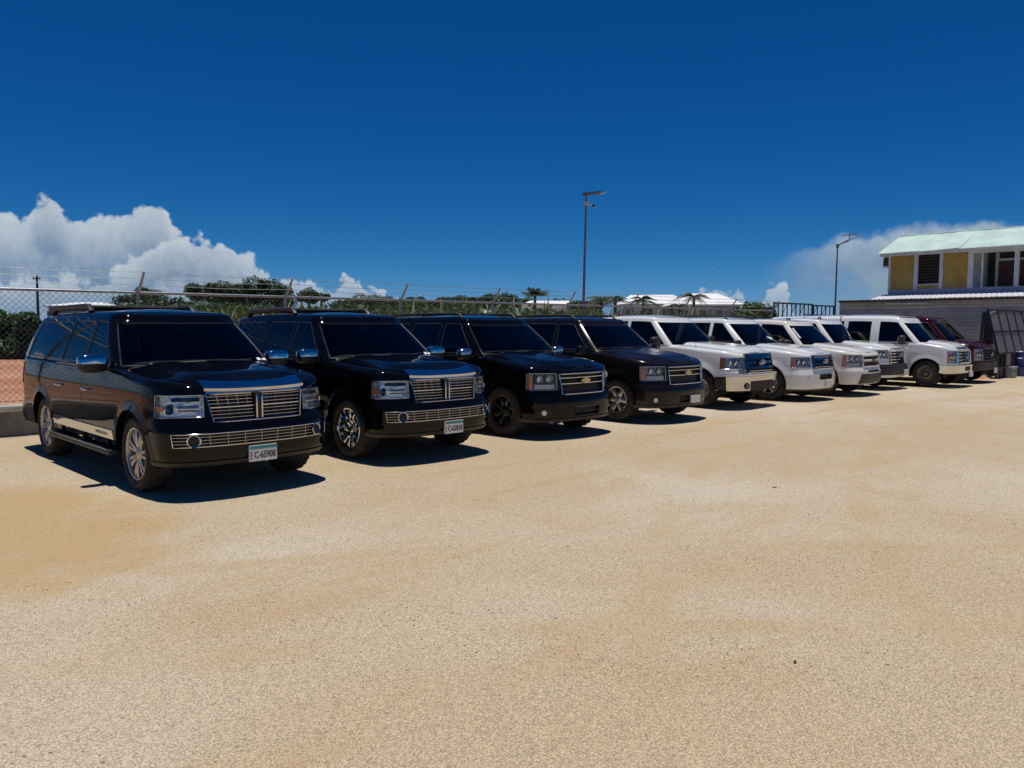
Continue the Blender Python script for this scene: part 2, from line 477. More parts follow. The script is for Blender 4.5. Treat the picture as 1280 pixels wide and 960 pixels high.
# ------------------------------------------------------------------ mesh helpers
class MB:
    """collects vertices and faces of one mesh"""
    def __init__(s):
        s.v = []
        s.f = []

    def add(s, v, f):
        o = len(s.v)
        s.v += [tuple(map(float, p)) for p in v]
        s.f += [tuple(i + o for i in q) for q in f]
        return s

    def box(s, x0, x1, y0, y1, z0, z1, b=0.0):
        if b <= 0:
            v = [(x, y, z) for z in (z0, z1) for y in (y0, y1) for x in (x0, x1)]
            return s.add(v, [(0, 2, 3, 1), (4, 5, 7, 6), (0, 1, 5, 4), (2, 6, 7, 3), (0, 4, 6, 2), (1, 3, 7, 5)])
        bm = bmesh.new()
        bmesh.ops.create_cube(bm, size=1.0)
        for q in bm.verts:
            q.co = ((x0 + x1) / 2 + q.co.x * (x1 - x0), (y0 + y1) / 2 + q.co.y * (y1 - y0), (z0 + z1) / 2 + q.co.z * (z1 - z0))
        bmesh.ops.bevel(bm, geom=list(bm.edges), offset=b, segments=2, affect='EDGES', profile=0.6)
        bm.verts.index_update()
        s.add([q.co for q in bm.verts], [[q.index for q in f.verts] for f in bm.faces])
        bm.free()
        return s

    def tube(s, pts, r, n=6, closed=False, cap=True):
        pts = [Vector(p) for p in pts]
        m = len(pts)
        rs = r if isinstance(r, (list, tuple)) else [r] * m
        rings = []
        up0 = None
        for i, p in enumerate(pts):
            if closed:
                t = pts[(i + 1) % m] - pts[i - 1]
            else:
                t = pts[min(i + 1, m - 1)] - pts[max(i - 1, 0)]
            t.normalize()
            if up0 is None:
                up0 = Vector((0, 0, 1)) if abs(t.z) < 0.9 else Vector((1, 0, 0))
            a = up0 - t * up0.dot(t)
            if a.length < 1e-6: a = t.orthogonal()
            a.normalize()
            up0 = a
            b = t.cross(a)
            rings.append([p + (a * math.cos(k * 2 * math.pi / n) + b * math.sin(k * 2 * math.pi / n)) * rs[i] for k in range(n)])
        v = [q for g in rings for q in g]
        f = []
        for i in range(m if closed else m - 1):
            j = (i + 1) % m
            for k in range(n):
                f.append((i * n + k, i * n + (k + 1) % n, j * n + (k + 1) % n, j * n + k))
        if cap and not closed:
            f.append(tuple(range(n))[::-1])
            f.append(tuple((m - 1) * n + k for k in range(n)))
        return s.add(v, f)

    def lathe(s, prof, n=32, axis='x', mod=None, closed=False):
        """prof: list of (radius, along)"""
        v = []
        m = len(prof)
        for k in range(n):
            a = 2 * math.pi * k / n
            for j, (r, x) in enumerate(prof):
                if mod: r = mod(k, j, r)
                c, d = r * math.cos(a), r * math.sin(a)
                v.append((x, c, d) if axis == 'x' else ((c, x, d) if axis == 'y' else (c, d, x)))
        f = []
        for k in range(n):
            k2 = (k + 1) % n
            for j in range(m if closed else m - 1):
                j2 = (j + 1) % m
                f.append((k * m + j, k2 * m + j, k2 * m + j2, k * m + j2))
        return s.add(v, f)

    def sellip(s, c, r, e=0.5, nu=16, nv=10, half=None):
        """superellipsoid: rounded block or ball"""
        def pw(x, q): return math.copysign(abs(x) ** q, x)
        v = []
        f = []
        for j in range(nv + 1):
            ph = -math.pi / 2 + math.pi * j / nv
            for i in range(nu):
                th = 2 * math.pi * i / nu
                v.append((c[0] + r[0] * pw(math.cos(ph), e) * pw(math.cos(th), e),
                          c[1] + r[1] * pw(math.cos(ph), e) * pw(math.sin(th), e),
                          c[2] + r[2] * pw(math.sin(ph), e)))
        for j in range(nv):
            for i in range(nu):
                q = (j * nu + i, j * nu + (i + 1) % nu, (j + 1) * nu + (i + 1) % nu, (j + 1) * nu + i)
                if half is None or sum(v[k][2] for k in q) / 4 > half: f.append(q)
        return s.add(v, f)

    def grid(s, P, mask=None, flip=False):
        n, m = len(P), len(P[0])
        f = []
        for i in range(n - 1):
            for j in range(m - 1):
                if mask and not mask(i, j): continue
                q = (i * m + j, (i + 1) * m + j, (i + 1) * m + j + 1, i * m + j + 1)
                f.append(q[::-1] if flip else q)
        return s.add([p for row in P for p in row], f)

    def skirt(s, fn, cond=None):
        """fold the open border of the mesh back: fn(vertex) gives the folded position"""
        cnt = {}
        for q in s.f:
            for a, b in zip(q, q[1:] + q[:1]):
                k = (min(a, b), max(a, b))
                cnt.setdefault(k, []).append((a, b))
        new = {}
        add = []
        for k, l in cnt.items():
            if len(l) != 1: continue
            a, b = l[0]
            if cond and not (cond(s.v[a]) and cond(s.v[b])): continue
            for i in (a, b):
                if i not in new:
                    new[i] = len(s.v)
                    s.v.append(tuple(map(float, fn(s.v[i]))))
            add.append((b, a, new[a], new[b]))
        s.f += add
        return s

    def build(s, name, mat, parent=None, smooth=True, angle=38.0, merge=0.0, fixn=False, outward=None):
        if outward is not None:
            for i, f in enumerate(s.f):
                a, b, c = (Vector(s.v[k]) for k in f[:3])
                n = (b - a).cross(c - a)
                if len(f) > 3: n += (c - a).cross(Vector(s.v[f[3]]) - a)
                if n.dot(a - Vector(outward)) < 0: s.f[i] = tuple(f[::-1])
        me = bpy.data.meshes.new(name)
        me.from_pydata(s.v, [], s.f)
        if merge or fixn:
            bm = bmesh.new()
            bm.from_mesh(me)
            if merge: bmesh.ops.remove_doubles(bm, verts=bm.verts, dist=merge)
            bmesh.ops.dissolve_degenerate(bm, dist=1e-5, edges=bm.edges)
            bmesh.ops.recalc_face_normals(bm, faces=bm.faces)
            bm.to_mesh(me)
            bm.free()
        else:
            me.validate()
        if smooth:
            me.polygons.foreach_set('use_smooth', [True] * len(me.polygons))
            me.set_sharp_from_angle(angle=math.radians(angle))
        me.materials.append(MATS[mat])
        me.update()
        o = bpy.data.objects.new(name, me)
        C.objects.link(o)
        if parent is not None: o.parent = parent
        return o


def tag(o, label, cat, group=None, kind=None):
    if label: o['label'] = label
    if cat: o['category'] = cat
    if group: o['group'] = group
    if kind: o['kind'] = kind
    return o


def empty(name, loc=(0, 0, 0), rz=0.0):
    o = bpy.data.objects.new(name, None)
    o.empty_display_size = 0.3
    C.objects.link(o)
    o.location = loc
    o.rotation_euler = (0, 0, rz)
    return o


def text_mesh(body, size, depth=0.002, bold=0.0):
    cu = bpy.data.curves.new('lettering', 'FONT')
    cu.body = body
    cu.size = size
    cu.align_x = 'CENTER'
    cu.align_y = 'CENTER'
    cu.extrude = depth
    cu.offset = bold
    o = bpy.data.objects.new('lettering_tmp', cu)
    C.objects.link(o)
    dg = bpy.context.evaluated_depsgraph_get()
    me = bpy.data.meshes.new_from_object(o.evaluated_get(dg))
    bpy.data.objects.remove(o)
    bpy.data.curves.remove(cu)
    me.name = 'lettering'
    return me


def sstep(a, b, x):
    t = min(1.0, max(0.0, (x - a) / (b - a)))
    return t * t * (3 - 2 * t)


def lin(tab, x):
    """piecewise linear lookup"""
    if x <= tab[0][0]: return tab[0][1]
    for (a, p), (b, q) in zip(tab, tab[1:]):
        if x <= b: return p + (q - p) * (x - a) / (b - a)
    return tab[-1][1]


def smooth_tab(tab, n=120, w=0.12):
    """table smoothed with a moving average so that creases become curves"""
    a, b = tab[0][0], tab[-1][0]
    out = []
    for i in range(n + 1):
        x = a + (b - a) * i / n
        ww = min(w, x - a, b - x)
        k = 7
        out.append((x, sum(lin(tab, x + ww * (j / 3 - 1)) for j in range(k)) / k))
    return out

# ------------------------------------------------------------------ vehicles
# car space: x sideways, y from the nose (0) to the tail (L), z up
class Car:
    def __init__(s, name, label, cat, group, x, y, rz, P):
        s.P = P
        s.root = tag(empty(name, (x, y, 0.0), math.radians(rz)), label, cat, group)
        L, hw = P['L'], P['hw']
        Df, nf, Dr, nr = P['Df'], P['nf'], P.get('Dr', 0.28), P.get('nr', 3.4)
        tf, tr = P.get('tf', 0.03), P.get('tr', 0.03)

        def half(u):
            w = hw
            if u < 1.3: w -= tf * ((1.3 - u) / 1.3) ** 2
            if u > L - 1.3: w -= tr * ((u - L + 1.3) / 1.3) ** 2
            return w
        s.half = half
        pts = []
        N = 260
        for i in range(N + 1):
            a = math.pi / 2 * i / N
            pts.append((Df * (1 - math.cos(a) ** (2 / nf)), half(Df) * math.sin(a) ** (2 / nf)))
        for i in range(1, 200):
            u = Df + (L - Dr - Df) * i / 200
            pts.append((u, half(u)))
        for i in range(N, -1, -1):
            a = math.pi / 2 * i / N
            pts.append((L - Dr * (1 - math.cos(a) ** (2 / nr)), half(L - Dr) * math.sin(a) ** (2 / nr)))
        A = np.array(pts)
        keep = [0] + [i for i in range(1, len(A)) if np.hypot(*(A[i] - A[i - 1])) > 1e-6]
        A = A[keep]
        sl = np.concatenate([[0], np.cumsum(np.hypot(*(A[1:] - A[:-1]).T))])
        s.A, s.sl, s.S = A, sl, sl[-1]
        s.isf = int(np.argmax(A[:, 0] >= Df - 1e-6))
        s.zrows, s.scols, s.holes, s.doors = set(), set(), [], []
        s.rim = smooth_tab(P['rim'])
        s.fp, s.sp, s.rp = smooth_tab(P['fprof'], 80, 0.035), smooth_tab(P['sprof'], 80, 0.06), smooth_tab(P['rprof'], 60, 0.06)
        s.s_f0, s.s_f1 = s.sv(0.80 * hw), s.su(Df + 0.15)
        s.s_r0, s.s_r1 = s.su(L - Dr - 0.15), s.su(L - Dr) + 0.2

    # positions along the wrap, measured from the middle of the nose
    def sv(s, v):
        k = s.isf + 1
        return float(np.interp(v, s.A[:k, 1], s.sl[:k]))

    def su(s, u):
        return float(np.interp(u, s.A[:, 0], s.sl))

    def plan(s, q):
        return float(np.interp(q, s.sl, s.A[:, 0])), float(np.interp(q, s.sl, s.A[:, 1]))

    def normal(s, q):
        e = 0.025
        a, b = s.plan(max(0, q - e)), s.plan(min(s.S, q + e))
        if q < e: a = (b[0], -b[1])
        if q > s.S - e: b = (a[0], -a[1])
        du, dv = b[0] - a[0], b[1] - a[1]
        l = math.hypot(du, dv) or 1
        return -dv / l, du / l

    def inset(s, q, z):
        wf = 1 - sstep(s.s_f0, s.s_f1, q)
        wr = sstep(s.s_r0, s.s_r1, q)
        i = 0.0
        if wf > 0: i += wf * lin(s.fp, z)
        if wr > 0: i += wr * lin(s.rp, z)
        if 1 - wf - wr > 0: i += (1 - wf - wr) * lin(s.sp, z)
        return i

    def flare(s, u, z, q):
        P = s.P
        o = 0.0
        if s.s_f0 < q < s.s_r1:
            for ua in (P['af'], P['ar']):
                d = math.hypot(u - ua, z - P['R'])
                if d >= P['Ra'] - 0.01: o += P.get('flare', 0.022) * math.exp(-((d - P['Ra']) / P.get('flw', 0.075)) ** 2)
        return o

    def W(s, q, z, off=0.0, ins=None):
        sg = 1.0 if q >= 0 else -1.0
        q = abs(q)
        u, v = s.plan(q)
        nu, nv = s.normal(q)
        i = (s.inset(q, z) if ins is None else ins) - s.flare(u, z, q)
        return (sg * (v + nv * (off - i)), u + nu * (off - i), z)

    def ztop(s, q): return lin(s.rim, s.plan(q)[0])
    def zbot(s, q): return lin(s.P['bot'], s.plan(q)[0])

    def fil(s, u):
        a, b = s.P.get('fil', 0.045), s.P.get('filf', 0.085)
        return b + (a - b) * sstep(s.P['hood_end'] - 0.55, s.P['hood_end'] + 0.1, u)

    # ---- features on the wrap
    def hole(s, q0, q1, z0, z1):
        s.holes.append((q0, q1, z0, z1))
        s.scols.update((q0, q1))
        s.zrows.update((z0, z1))

    def patch(s, q0, q1, z0, z1, off=0.0, nq=None, nz=3, taper=0.0, ztilt=0.0):
        """grid on the wrap; taper draws the lower edge in at both ends"""
        nq = nq or max(2, int(abs(q1 - q0) / 0.05))
        G = []
        for i in range(nq + 1):
            row = []
            for j in range(nz + 1):
                f = j / nz
                z = z0 + (z1 - z0) * f
                a, b = q0 + taper * (1 - f), q1 - taper * (1 - f)
                q = a + (b - a) * i / nq
                row.append(s.W(q, z, off))
            G.append(row)
        return G

    def wpath(s, q0, q1, z0, z1, off, n=None):
        n = n or max(1, int(abs(q1 - q0) / 0.06))
        return [s.W(q0 + (q1 - q0) * i / n, z0 + (z1 - z0) * i / n, off) for i in range(n + 1)]

    def panel(s, name, mat, q0, q1, z0, z1, off=0.012, depth=0.03, taper=0.0, parent=None, nz=4, both=False, bend=None):
        res = []
        for sg in ((1, -1) if both else (1,)):
            a, b = (q0, q1) if sg > 0 else (-q1, -q0)
            m = MB()
            G = s.patch(a, b, z0, z1, off, nz=nz, taper=taper)
            m.grid(G)
            B = s.patch(a, b, z0, z1, off - depth, nz=nz, taper=taper)
            mp = {tuple(round(c, 5) for c in p): r for g, h in zip(G, B) for p, r in zip(g, h)}
            m.skirt(lambda p: mp.get(tuple(round(c, 5) for c in p), p))
            res.append(m.build(name, mat, parent or s.root, fixn=True))
        return res

    # ---- body
    def build_body(s):
        P = s.P
        L, hw, R, Ra = P['L'], P['hw'], P['R'], P['Ra']
        cols = set(s.scols)
        q = 0.0
        while q < s.S:
            cols.add(round(q, 4))
            u, v = s.plan(q)
            q += 0.03 if (0.55 * hw < v < hw * 0.999 and (u < P['Df'] + 0.05)) else 0.05
        cols.add(s.S)
        cols = sorted(cols)
        c2 = [cols[0]]
        keepc = set(s.scols) | {0.0, s.S}
        for c in cols[1:]:
            if c - c2[-1] < 0.012:
                if c in keepc and c2[-1] not in keepc: c2[-1] = c
                elif c in keepc: c2.append(c)
                continue
            c2.append(c)
        cols = c2
        zmin = min(z for _, z in P['bot'])
        zmax = max(z for _, z in P['rim'])
        rows = sorted(set(s.zrows) | {round(zmin + 0.045 * k, 4) for k in range(int((zmax - zmin) / 0.045) + 2)})
        r2 = [rows[0]]
        for z in rows[1:]:
            if z - r2[-1] < 0.008:
                if z in s.zrows: r2[-1] = z
                continue
            r2.append(z)
        rows = r2
        n, m = len(cols), len(rows)
        V = []
        inside = np.zeros((n, m), bool)
        ZZ = np.zeros((n, m))
        for i, q in enumerate(cols):
            u, v = s.plan(q)
            zb, zt = s.zbot(q), s.ztop(q) - s.fil(u)
            line = []
            for j, z in enumerate(rows):
                z = min(max(z, zb), zt)
                qq = q
                if s.s_f0 < q < s.s_r1:
                    for ua in (P['af'], P['ar']):
                        d = math.hypot(u - ua, z - R)
                        if d < Ra - 1e-4:
                            inside[i, j] = True
                            if d < 1e-3: d = 1e-3
                            uu, z2 = ua + (u - ua) / d * Ra, R + (z - R) / d * Ra
                            if z2 < zb: z2 = zb; uu = ua + math.copysign(math.sqrt(max(0, Ra * Ra - (zb - R) ** 2)), u - ua)
                            qq, z = s.su(uu), z2
                ZZ[i, j] = z
                line.append(s.W(qq, z))
            V.append(line)
        body = MB()
        doors = [MB() for _ in s.doors for _ in (0, 1)]
        for sg in (1, -1):
            flat = [(p[0] * sg, p[1], p[2]) for row in V for p in row]
            fb = []
            fd = [[] for _ in s.doors]
            for i in range(n - 1):
                for j in range(m - 1):
                    if inside[i, j] and inside[i + 1, j] and inside[i, j + 1] and inside[i + 1, j + 1]: continue
                    if ZZ[i, j + 1] - ZZ[i, j] < 1e-5 and ZZ[i + 1, j + 1] - ZZ[i + 1, j] < 1e-5: continue
                    cq, cz = (cols[i] + cols[i + 1]) / 2, (ZZ[i, j] + ZZ[i, j + 1] + ZZ[i + 1, j] + ZZ[i + 1, j + 1]) / 4
                    if any(a < cq < b and c < cz < d for a, b, c, d in s.holes): continue
                    f = (i * m + j, (i + 1) * m + j, (i + 1) * m + j + 1, i * m + j + 1)
                    if sg < 0: f = f[::-1]
                    for k, (a, b, c) in enumerate(s.doors):
                        if a < cq < b and cz > c:
                            fd[k].append(f)
                            break
                    else:
                        fb.append(f)
            body.add(flat, fb)
            for k, (a, b, c) in enumerate(s.doors):
                mb = MB()
                used = sorted({i for f in fd[k] for i in f})
                ix = {i: t for t, i in enumerate(used)}
                vs = []
                ua, ub = s.plan(a)[0], s.plan(b)[0]
                for i in used:
                    x, y, z = flat[i]
                    if abs(y - ua) < 0.012: y += 0.006
                    if abs(y - ub) < 0.012: y -= 0.006
                    if abs(z - c) < 0.004: z += 0.006
                    vs.append((x, y, z))
                mb.add(vs, [tuple(ix[i] for i in f) for f in fd[k]])
                mb.skirt(lambda p: (p[0] - sg * 0.03, p[1], p[2]))
                d = mb.build('door', P['mat'], s.root, merge=1e-5)
                # pull handle
                h = MB()
                hu = ub - 0.16
                hz = P.get('hz', 0.98)
                w = s.W(s.su(hu), hz, 0.0)
                h.sellip((sg * (abs(w[0]) + 0.028), hu, hz), (0.016, 0.095, 0.018), 0.7, 12, 8)
                h.sellip((sg * (abs(w[0]) + 0.008), hu - 0.075, hz), (0.022, 0.018, 0.016), 0.7, 8, 6)
                h.sellip((sg * (abs(w[0]) + 0.008), hu + 0.075, hz), (0.022, 0.018, 0.016), 0.7, 8, 6)
                h.build('handle', P.get('hmat', 'chrome'), d)
        # rounded shoulder up to the rim, then hood and ledges
        ring = []
        for q in cols:
            zt = s.ztop(q)
            r = s.fil(s.plan(q)[0])
            i0 = s.inset(q, zt - r)
            ring.append([s.W(q, zt - r + r * math.sin(a), 0.0, i0 + r * (1 - math.cos(a))) for a in [math.pi / 2 * k / 5 for k in range(6)]])
        for sg in (1, -1):
            body.grid([[(p[0] * sg, p[1], p[2]) for p in row] for row in ring], flip=sg < 0)
        ch, cw = P['hood_end'], P['hood_end'] + 0.5
        nb = 29
        HG, CG, names = [], [], []
        for q, row in zip(cols, ring):
            x, y, z = row[-1]
            u = s.plan(q)[0]
            if u > cw: break
            line = []
            for k in range(nb):
                b = -1 + 2 * k / (nb - 1)
                g = sstep(0.0, 0.45, y) * (1 - b * b) * P.get('crown', 0.05)
                g += sstep(0.02, 0.5, y) * P.get('dome', 0.02) * (sstep(0.80, 0.62, abs(b)) - 0.35 * sstep(0.5, 0.2, abs(b)))
                line.append((x * b, y, z + g))
            (HG if u <= ch + 1e-6 else CG).append(line)
        if CG: HGx = HG + [CG[0]]
        b0 = int((nb - 1) * 0.07)
        y0 = P.get('hood_y0', 0.035)

        def ishood(i, j): return b0 <= j < nb - 1 - b0 and HGx[i][0][1] > y0
        body.grid(HGx, lambda i, j: not ishood(i, j), flip=True)
        hd = MB()
        hd.grid([[(p[0], p[1], p[2] + 0.007) for p in l] for l in HGx], ishood, flip=True)
        hd.skirt(lambda p: (p[0] * 0.995, p[1] + (0.01 if p[1] < 0.4 else 0), p[2] - 0.03))
        hd.build('hood', P.get('hoodmat', P['mat']), s.root, merge=1e-5)
        cg = MB()
        cg.grid([[(p[0], p[1], p[2] - 0.012) for p in l] for l in [HG[-1]] + CG], flip=True)
        cg.build('cowl_panel', 'plastic_black', s.root, merge=1e-5)
        for sg in (1, -1):
            led = []
            for q, row in zip(cols, ring):
                u = s.plan(q)[0]
                if u < ch - 0.2: continue
                nu, nv = s.normal(q)
                x, y, z = row[-1]
                dd = P.get('ledge', 0.14)
                led.append([(sg * x, y, z), (sg * max(0, x - nv * dd), y - nu * dd, z - 0.004)])
            body.grid(led, flip=sg < 0)
        # arch lips
        def near(p):
            return any(abs(math.hypot(p[1] - ua, p[2] - R) - Ra) < 0.004 for ua in (P['af'], P['ar']))
        body.skirt(lambda p: (p[0] - math.copysign(0.07, p[0]), p[1], p[2]), near)
        zlo = {}
        body.skirt(lambda p: (p[0] * 0.93, L / 2 + (p[1] - L / 2) * 0.975, p[2] + 0.015),
                   lambda p: p[2] < s.zbot(s.su(min(max(p[1], 0.01), L - 0.01))) + 0.006 and not near(p))
        body.build('body', P['mat'], s.root, merge=1e-5, angle=32)
        # wheel housings and underbody
        for ua in (P['af'], P['ar']):
            for sg in (1, -1):
                g = []
                for k in range(15):
                    a = math.radians(-12 + 204 * k / 14)
                    y, z = ua + math.cos(a) * (Ra + 0.02), R + math.sin(a) * (Ra + 0.02)
                    g.append([(sg * (hw - 0.07), y, z), (sg * (hw - 0.42), y, z), (sg * (hw - 0.42), ua + math.cos(a) * 0.1, max(z * 0.3 + R * 0.7, 0.3))])
                MB().grid(g).build('wheel_housing', 'under_black', s.root)
        ub = MB()
        ub.box(-hw + 0.42, hw - 0.42, 0.28, L - 0.35, 0.33, 0.50, 0.03)
        ub.box(-0.42, 0.42, 0.35, P['hood_end'], 0.48, 0.80, 0.05)
        ub.box(-hw + 0.13, hw - 0.13, P['af'] + Ra + 0.06, P['ar'] - Ra - 0.06, 0.40, 0.52, 0.02)
        ub.tube([(-hw + 0.2, P['ar'], R), (hw - 0.2, P['ar'], R)], 0.06, 10)
        ub.sellip((0, P['ar'], R), (0.16, 0.17, 0.15), 0.8)
        ub.tube([(-hw + 0.2, P['af'], R - 0.05), (hw - 0.2, P['af'], R - 0.05)], 0.045, 8)
        ub.build('chassis', 'under_black', s.root)

    # ---- greenhouse
    def build_cabin(s):
        P, G = s.P, s.P['cab']
        gi = G.get('inset', 0.05)
        bu0, bD, tu0, tD = G['bu0'], G['bD'], G['tu0'], G['tD']
        rub, rut, rD = G['rub'], G['rut'], G.get('rD', 0.16)
        vt = G['vt']
        zt = smooth_tab(G['zt'])

        def quarter(u0, D, v, n, fr):
            a = np.linspace(0, math.pi / 2, 200)
            U, Vv = u0 + D * (1 - np.cos(a) ** (2 / n)), v * np.sin(a) ** (2 / n)
            l = np.concatenate([[0], np.cumsum(np.hypot(np.diff(U), np.diff(Vv)))])
            return float(np.interp(fr * l[-1], l, U)), float(np.interp(fr * l[-1], l, Vv))
        vb0 = s.half(bu0 + bD) - gi
        vb1 = s.half(rub - rD) - gi
        fA = G.get('fA', 0.80)
        fr = list(np.linspace(0, fA, 11)) + list(np.linspace(fA, 1, 6)[1:])
        ring = []
        for f in fr:
            b = quarter(bu0, bD, vb0, G.get('bn', 2.8), f)
            t = quarter(tu0, tD, vt, G.get('tn', 3.2), f)
            ring.append((*b, *t))
        iA = 10
        br = [(bu0 + bD, tu0 + tD)] + G['breaks'] + [(rub - rD, rut - rD)]
        marks = [len(ring) - 1]
        for (b0, t0), (b1, t1) in zip(br, br[1:]):
            k = max(1, int(max(abs(b1 - b0), abs(t1 - t0)) / 0.13))
            for j in range(1, k + 1):
                f = j / k
                bu = b0 + (b1 - b0) * f
                ring.append((bu, s.half(bu) - gi, t0 + (t1 - t0) * f, vt - G.get('vtr', 0.0) * f if b1 == br[-1][0] else vt))
            marks.append(len(ring) - 1)
        vtr = ring[-1][3]
        rfr = list(np.linspace(1, 0, 12)[1:])
        for f in rfr:
            b = quarter(0, rD, vb1, 3.4, f)
            t = quarter(0, rD, vtr, 3.4, f)
            ring.append((rub - b[0], b[1], rut - t[0], t[1]))
        hj = [0, G.get('h0', 0.05), 0.2, 0.35, 0.5, 0.65, 0.8, G.get('h1', 0.92), 1.0]
        n = len(ring)
        bul = G.get('bulge', 0.02)
        zb = smooth_tab(G['zb'])
        V = []
        for i, (bu, bv, tu, tv) in enumerate(ring):
            row = []
            for h in hj:
                k = math.sin(math.pi * h) * bul
                u = bu + (tu - bu) * h
                v = bv + (tv - bv) * h
                if i <= len(fr) - 1:
                    c = i / (len(fr) - 1)
                    u -= k * (1 - c) * 1.2
                    v += k * c * sstep(0, 0.3, v)
                elif i >= n - len(rfr):
                    c = (n - 1 - i) / len(rfr)
                    u += k * (1 - c)
                    v += k * c * sstep(0, 0.3, v)
                else:
                    v += k
                row.append(Vector((v, u, lin(zb, bu) + (lin(zt, tu) - lin(zb, bu)) * h)))
            V.append(row)
        V[0] = [Vector((0, p.y, p.z)) for p in V[0]]
        V[-1] = [Vector((0, p.y, p.z)) for p in V[-1]]
        # window regions: (ring from, ring to, name, material)
        wins = [(0, iA, 'windshield', 'windshield')]
        for a, b in G['wins']:
            wins.append((marks[a], marks[b], 'side_window', 'tint_glass'))
        if G.get('rearwin', True): wins.append((n - len(rfr) + 2, n - 1, 'rear_window', 'tint_glass'))
        m = len(hj)

        def isglass(i, j):
            return any(a <= i < b and 1 <= j < m - 2 for a, b, _, _ in wins)
        shell = MB()
        for sg in (1, -1):
            shell.grid([[(p.x * sg, p.y, p.z) for p in row] for row in V], lambda i, j: not isglass(i, j), flip=sg < 0)
        # roof: rounded edge then crowned panel
        rr, rh = G.get('rr', 0.10) + .045, G.get('rh', 0.06) + .012
        tops = []
        for i in range(n):
            a, b = V[max(0, i - 1)][-1], V[min(n - 1, i + 1)][-1]
            d = Vector((b.x - a.x, b.y - a.y))
            if i == 0: d = Vector((1, 0))
            if i == n - 1: d = Vector((-1, 0))
            d.normalize()
            nx, ny = d.y, -d.x
            p = V[i][-1]
            tops.append([(max(0.0, p.x - nx * rr * (1 - math.cos(q))), p.y - ny * rr * (1 - math.cos(q)), p.z + rh * math.sin(q)) for q in [math.pi / 2 * k / 4 for k in range(5)]])
        for sg in (1, -1):
            shell.grid([[(p[0] * sg, p[1], p[2]) for p in row] for row in tops], flip=sg < 0)
        nb = 19
        rg = []
        y0, y1 = tops[0][-1][1], tops[-1][-1][1]
        for row in tops:
            x, y, z = row[-1]
            e = sstep(0, 0.5, y - y0) * sstep(0, 0.4, y1 - y)
            line = []
            for k in range(nb):
                b = -1 + 2 * k / (nb - 1)
                zz = z + G.get('crown', 0.025) * (1 - b * b) * e
                if G.get('ribs') and abs(b) < 0.75: zz += 0.008 * e * (0.5 + 0.5 * math.cos(b * 26))
                line.append((x * b, y, zz))
            rg.append(line)
        shell.grid(rg, flip=True)
        s.roof = lambda u: lin(zt, u) + rh
        so = shell.build('cabin_shell', P.get('cabmat', P['mat']), s.root, merge=1e-5, angle=35)
        # panes, each set back a little with a dark rubber edge
        for a, b, nm, mt in wins:
            sides = (0,) if nm != 'side_window' else (1, -1)
            for sg in sides:
                rows = []
                if sg == 0:
                    idx = [(-1, i) for i in range(b, a, -1)] + [(1, i) for i in range(a, b + 1)] if nm == 'windshield' else \
                          [(-1, i) for i in range(a, b)] + [(1, i) for i in range(b, a - 1, -1)]
                else:
                    idx = [(sg, i) for i in range(a, b + 1)]
                for g, i in idx:
                    row = []
                    for j in range(1, m - 1):
                        p = V[i][j]
                        du = V[min(n - 1, i + 1)][j] - V[max(0, i - 1)][j]
                        dz = V[i][j + 1] - V[i][j - 1]
                        if i == 0: du = Vector((1, 0, 0))
                        if i == n - 1: du = Vector((-1, 0, 0))
                        nn = du.cross(dz)
                        nn.normalize()
                        q = p - nn * 0.008
                        row.append((q.x * g, q.y, q.z))
                    rows.append(row)
                w = MB().grid(rows).build(nm, mt, s.root, outward=(0, (bu0 + rub) / 2 + .3, .9))
                loop = [r_[0] for r_ in rows] + rows[-1][1:] + [r_[-1] for r_ in rows[::-1]][1:] + rows[0][::-1][1:-1]
                lp = []
                for p in loop:
                    if not lp or (Vector(p) - Vector(lp[-1])).length > 0.004: lp.append(p)
                MB().tube(lp, 0.011, 5, closed=True).build('window_seal', G.get('seal', 'plastic_black') if nm == 'side_window' else 'plastic_black', w)
        s.cabV, s.cabmarks, s.cabring = V, marks, ring
        # seats, dashboard, wheel
        yc = bu0 + 0.95
        for x in (-0.45, 0.45):
            m_ = MB()
            m_.box(x - 0.26, x + 0.26, yc, yc + 0.52, 0.62, 0.84, 0.06)
            m_.box(x - 0.25, x + 0.25, yc + 0.48, yc + 0.64, 0.74, 1.34, 0.06)
            m_.box(x - 0.13, x + 0.13, yc + 0.56, yc + 0.66, 1.37, 1.56, 0.045)
            m_.build('seat', G.get('seatmat', 'dash'), s.root)
        if rub - bu0 > 2.2:
            m_ = MB()
            m_.box(-0.72, 0.72, yc + 1.0, yc + 1.52, 0.62, 0.84, 0.06)
            m_.box(-0.72, 0.72, yc + 1.42, yc + 1.58, 0.74, 1.32, 0.06)
            m_.build('rear_seat', G.get('seatmat', 'dash'), s.root)
        zd = lin(zb, bu0) - 0.03
        m_ = MB()
        m_.box(-vb0 + 0.10, vb0 - 0.10, bu0 + 0.30, bu0 + 0.62, zd - 0.32, zd - 0.02, 0.05)
        m_.build('dashboard', 'dash', s.root)
        m_ = MB()
        c = Vector((0.42, bu0 + 0.82, zd - 0.02))
        m_.tube([(c.x + 0.19 * math.cos(a), c.y + 0.19 * math.sin(a) * 0.35, c.z + 0.19 * math.sin(a) * 0.93) for a in [k * math.pi / 10 for k in range(20)]], 0.014, 6, closed=True)
        m_.tube([(c.x - 0.18, c.y, c.z), (c.x + 0.18, c.y, c.z)], 0.018, 6)
        m_.tube([c, (c.x, c.y - 0.25, c.z - 0.12)], 0.03, 6)
        m_.build('steering_wheel', 'dash', s.root)
        m_ = MB()
        q = V[0][-2]
        m_.sellip((0, q.y + 0.09, q.z - 0.06), (0.12, 0.02, 0.035), 0.6)
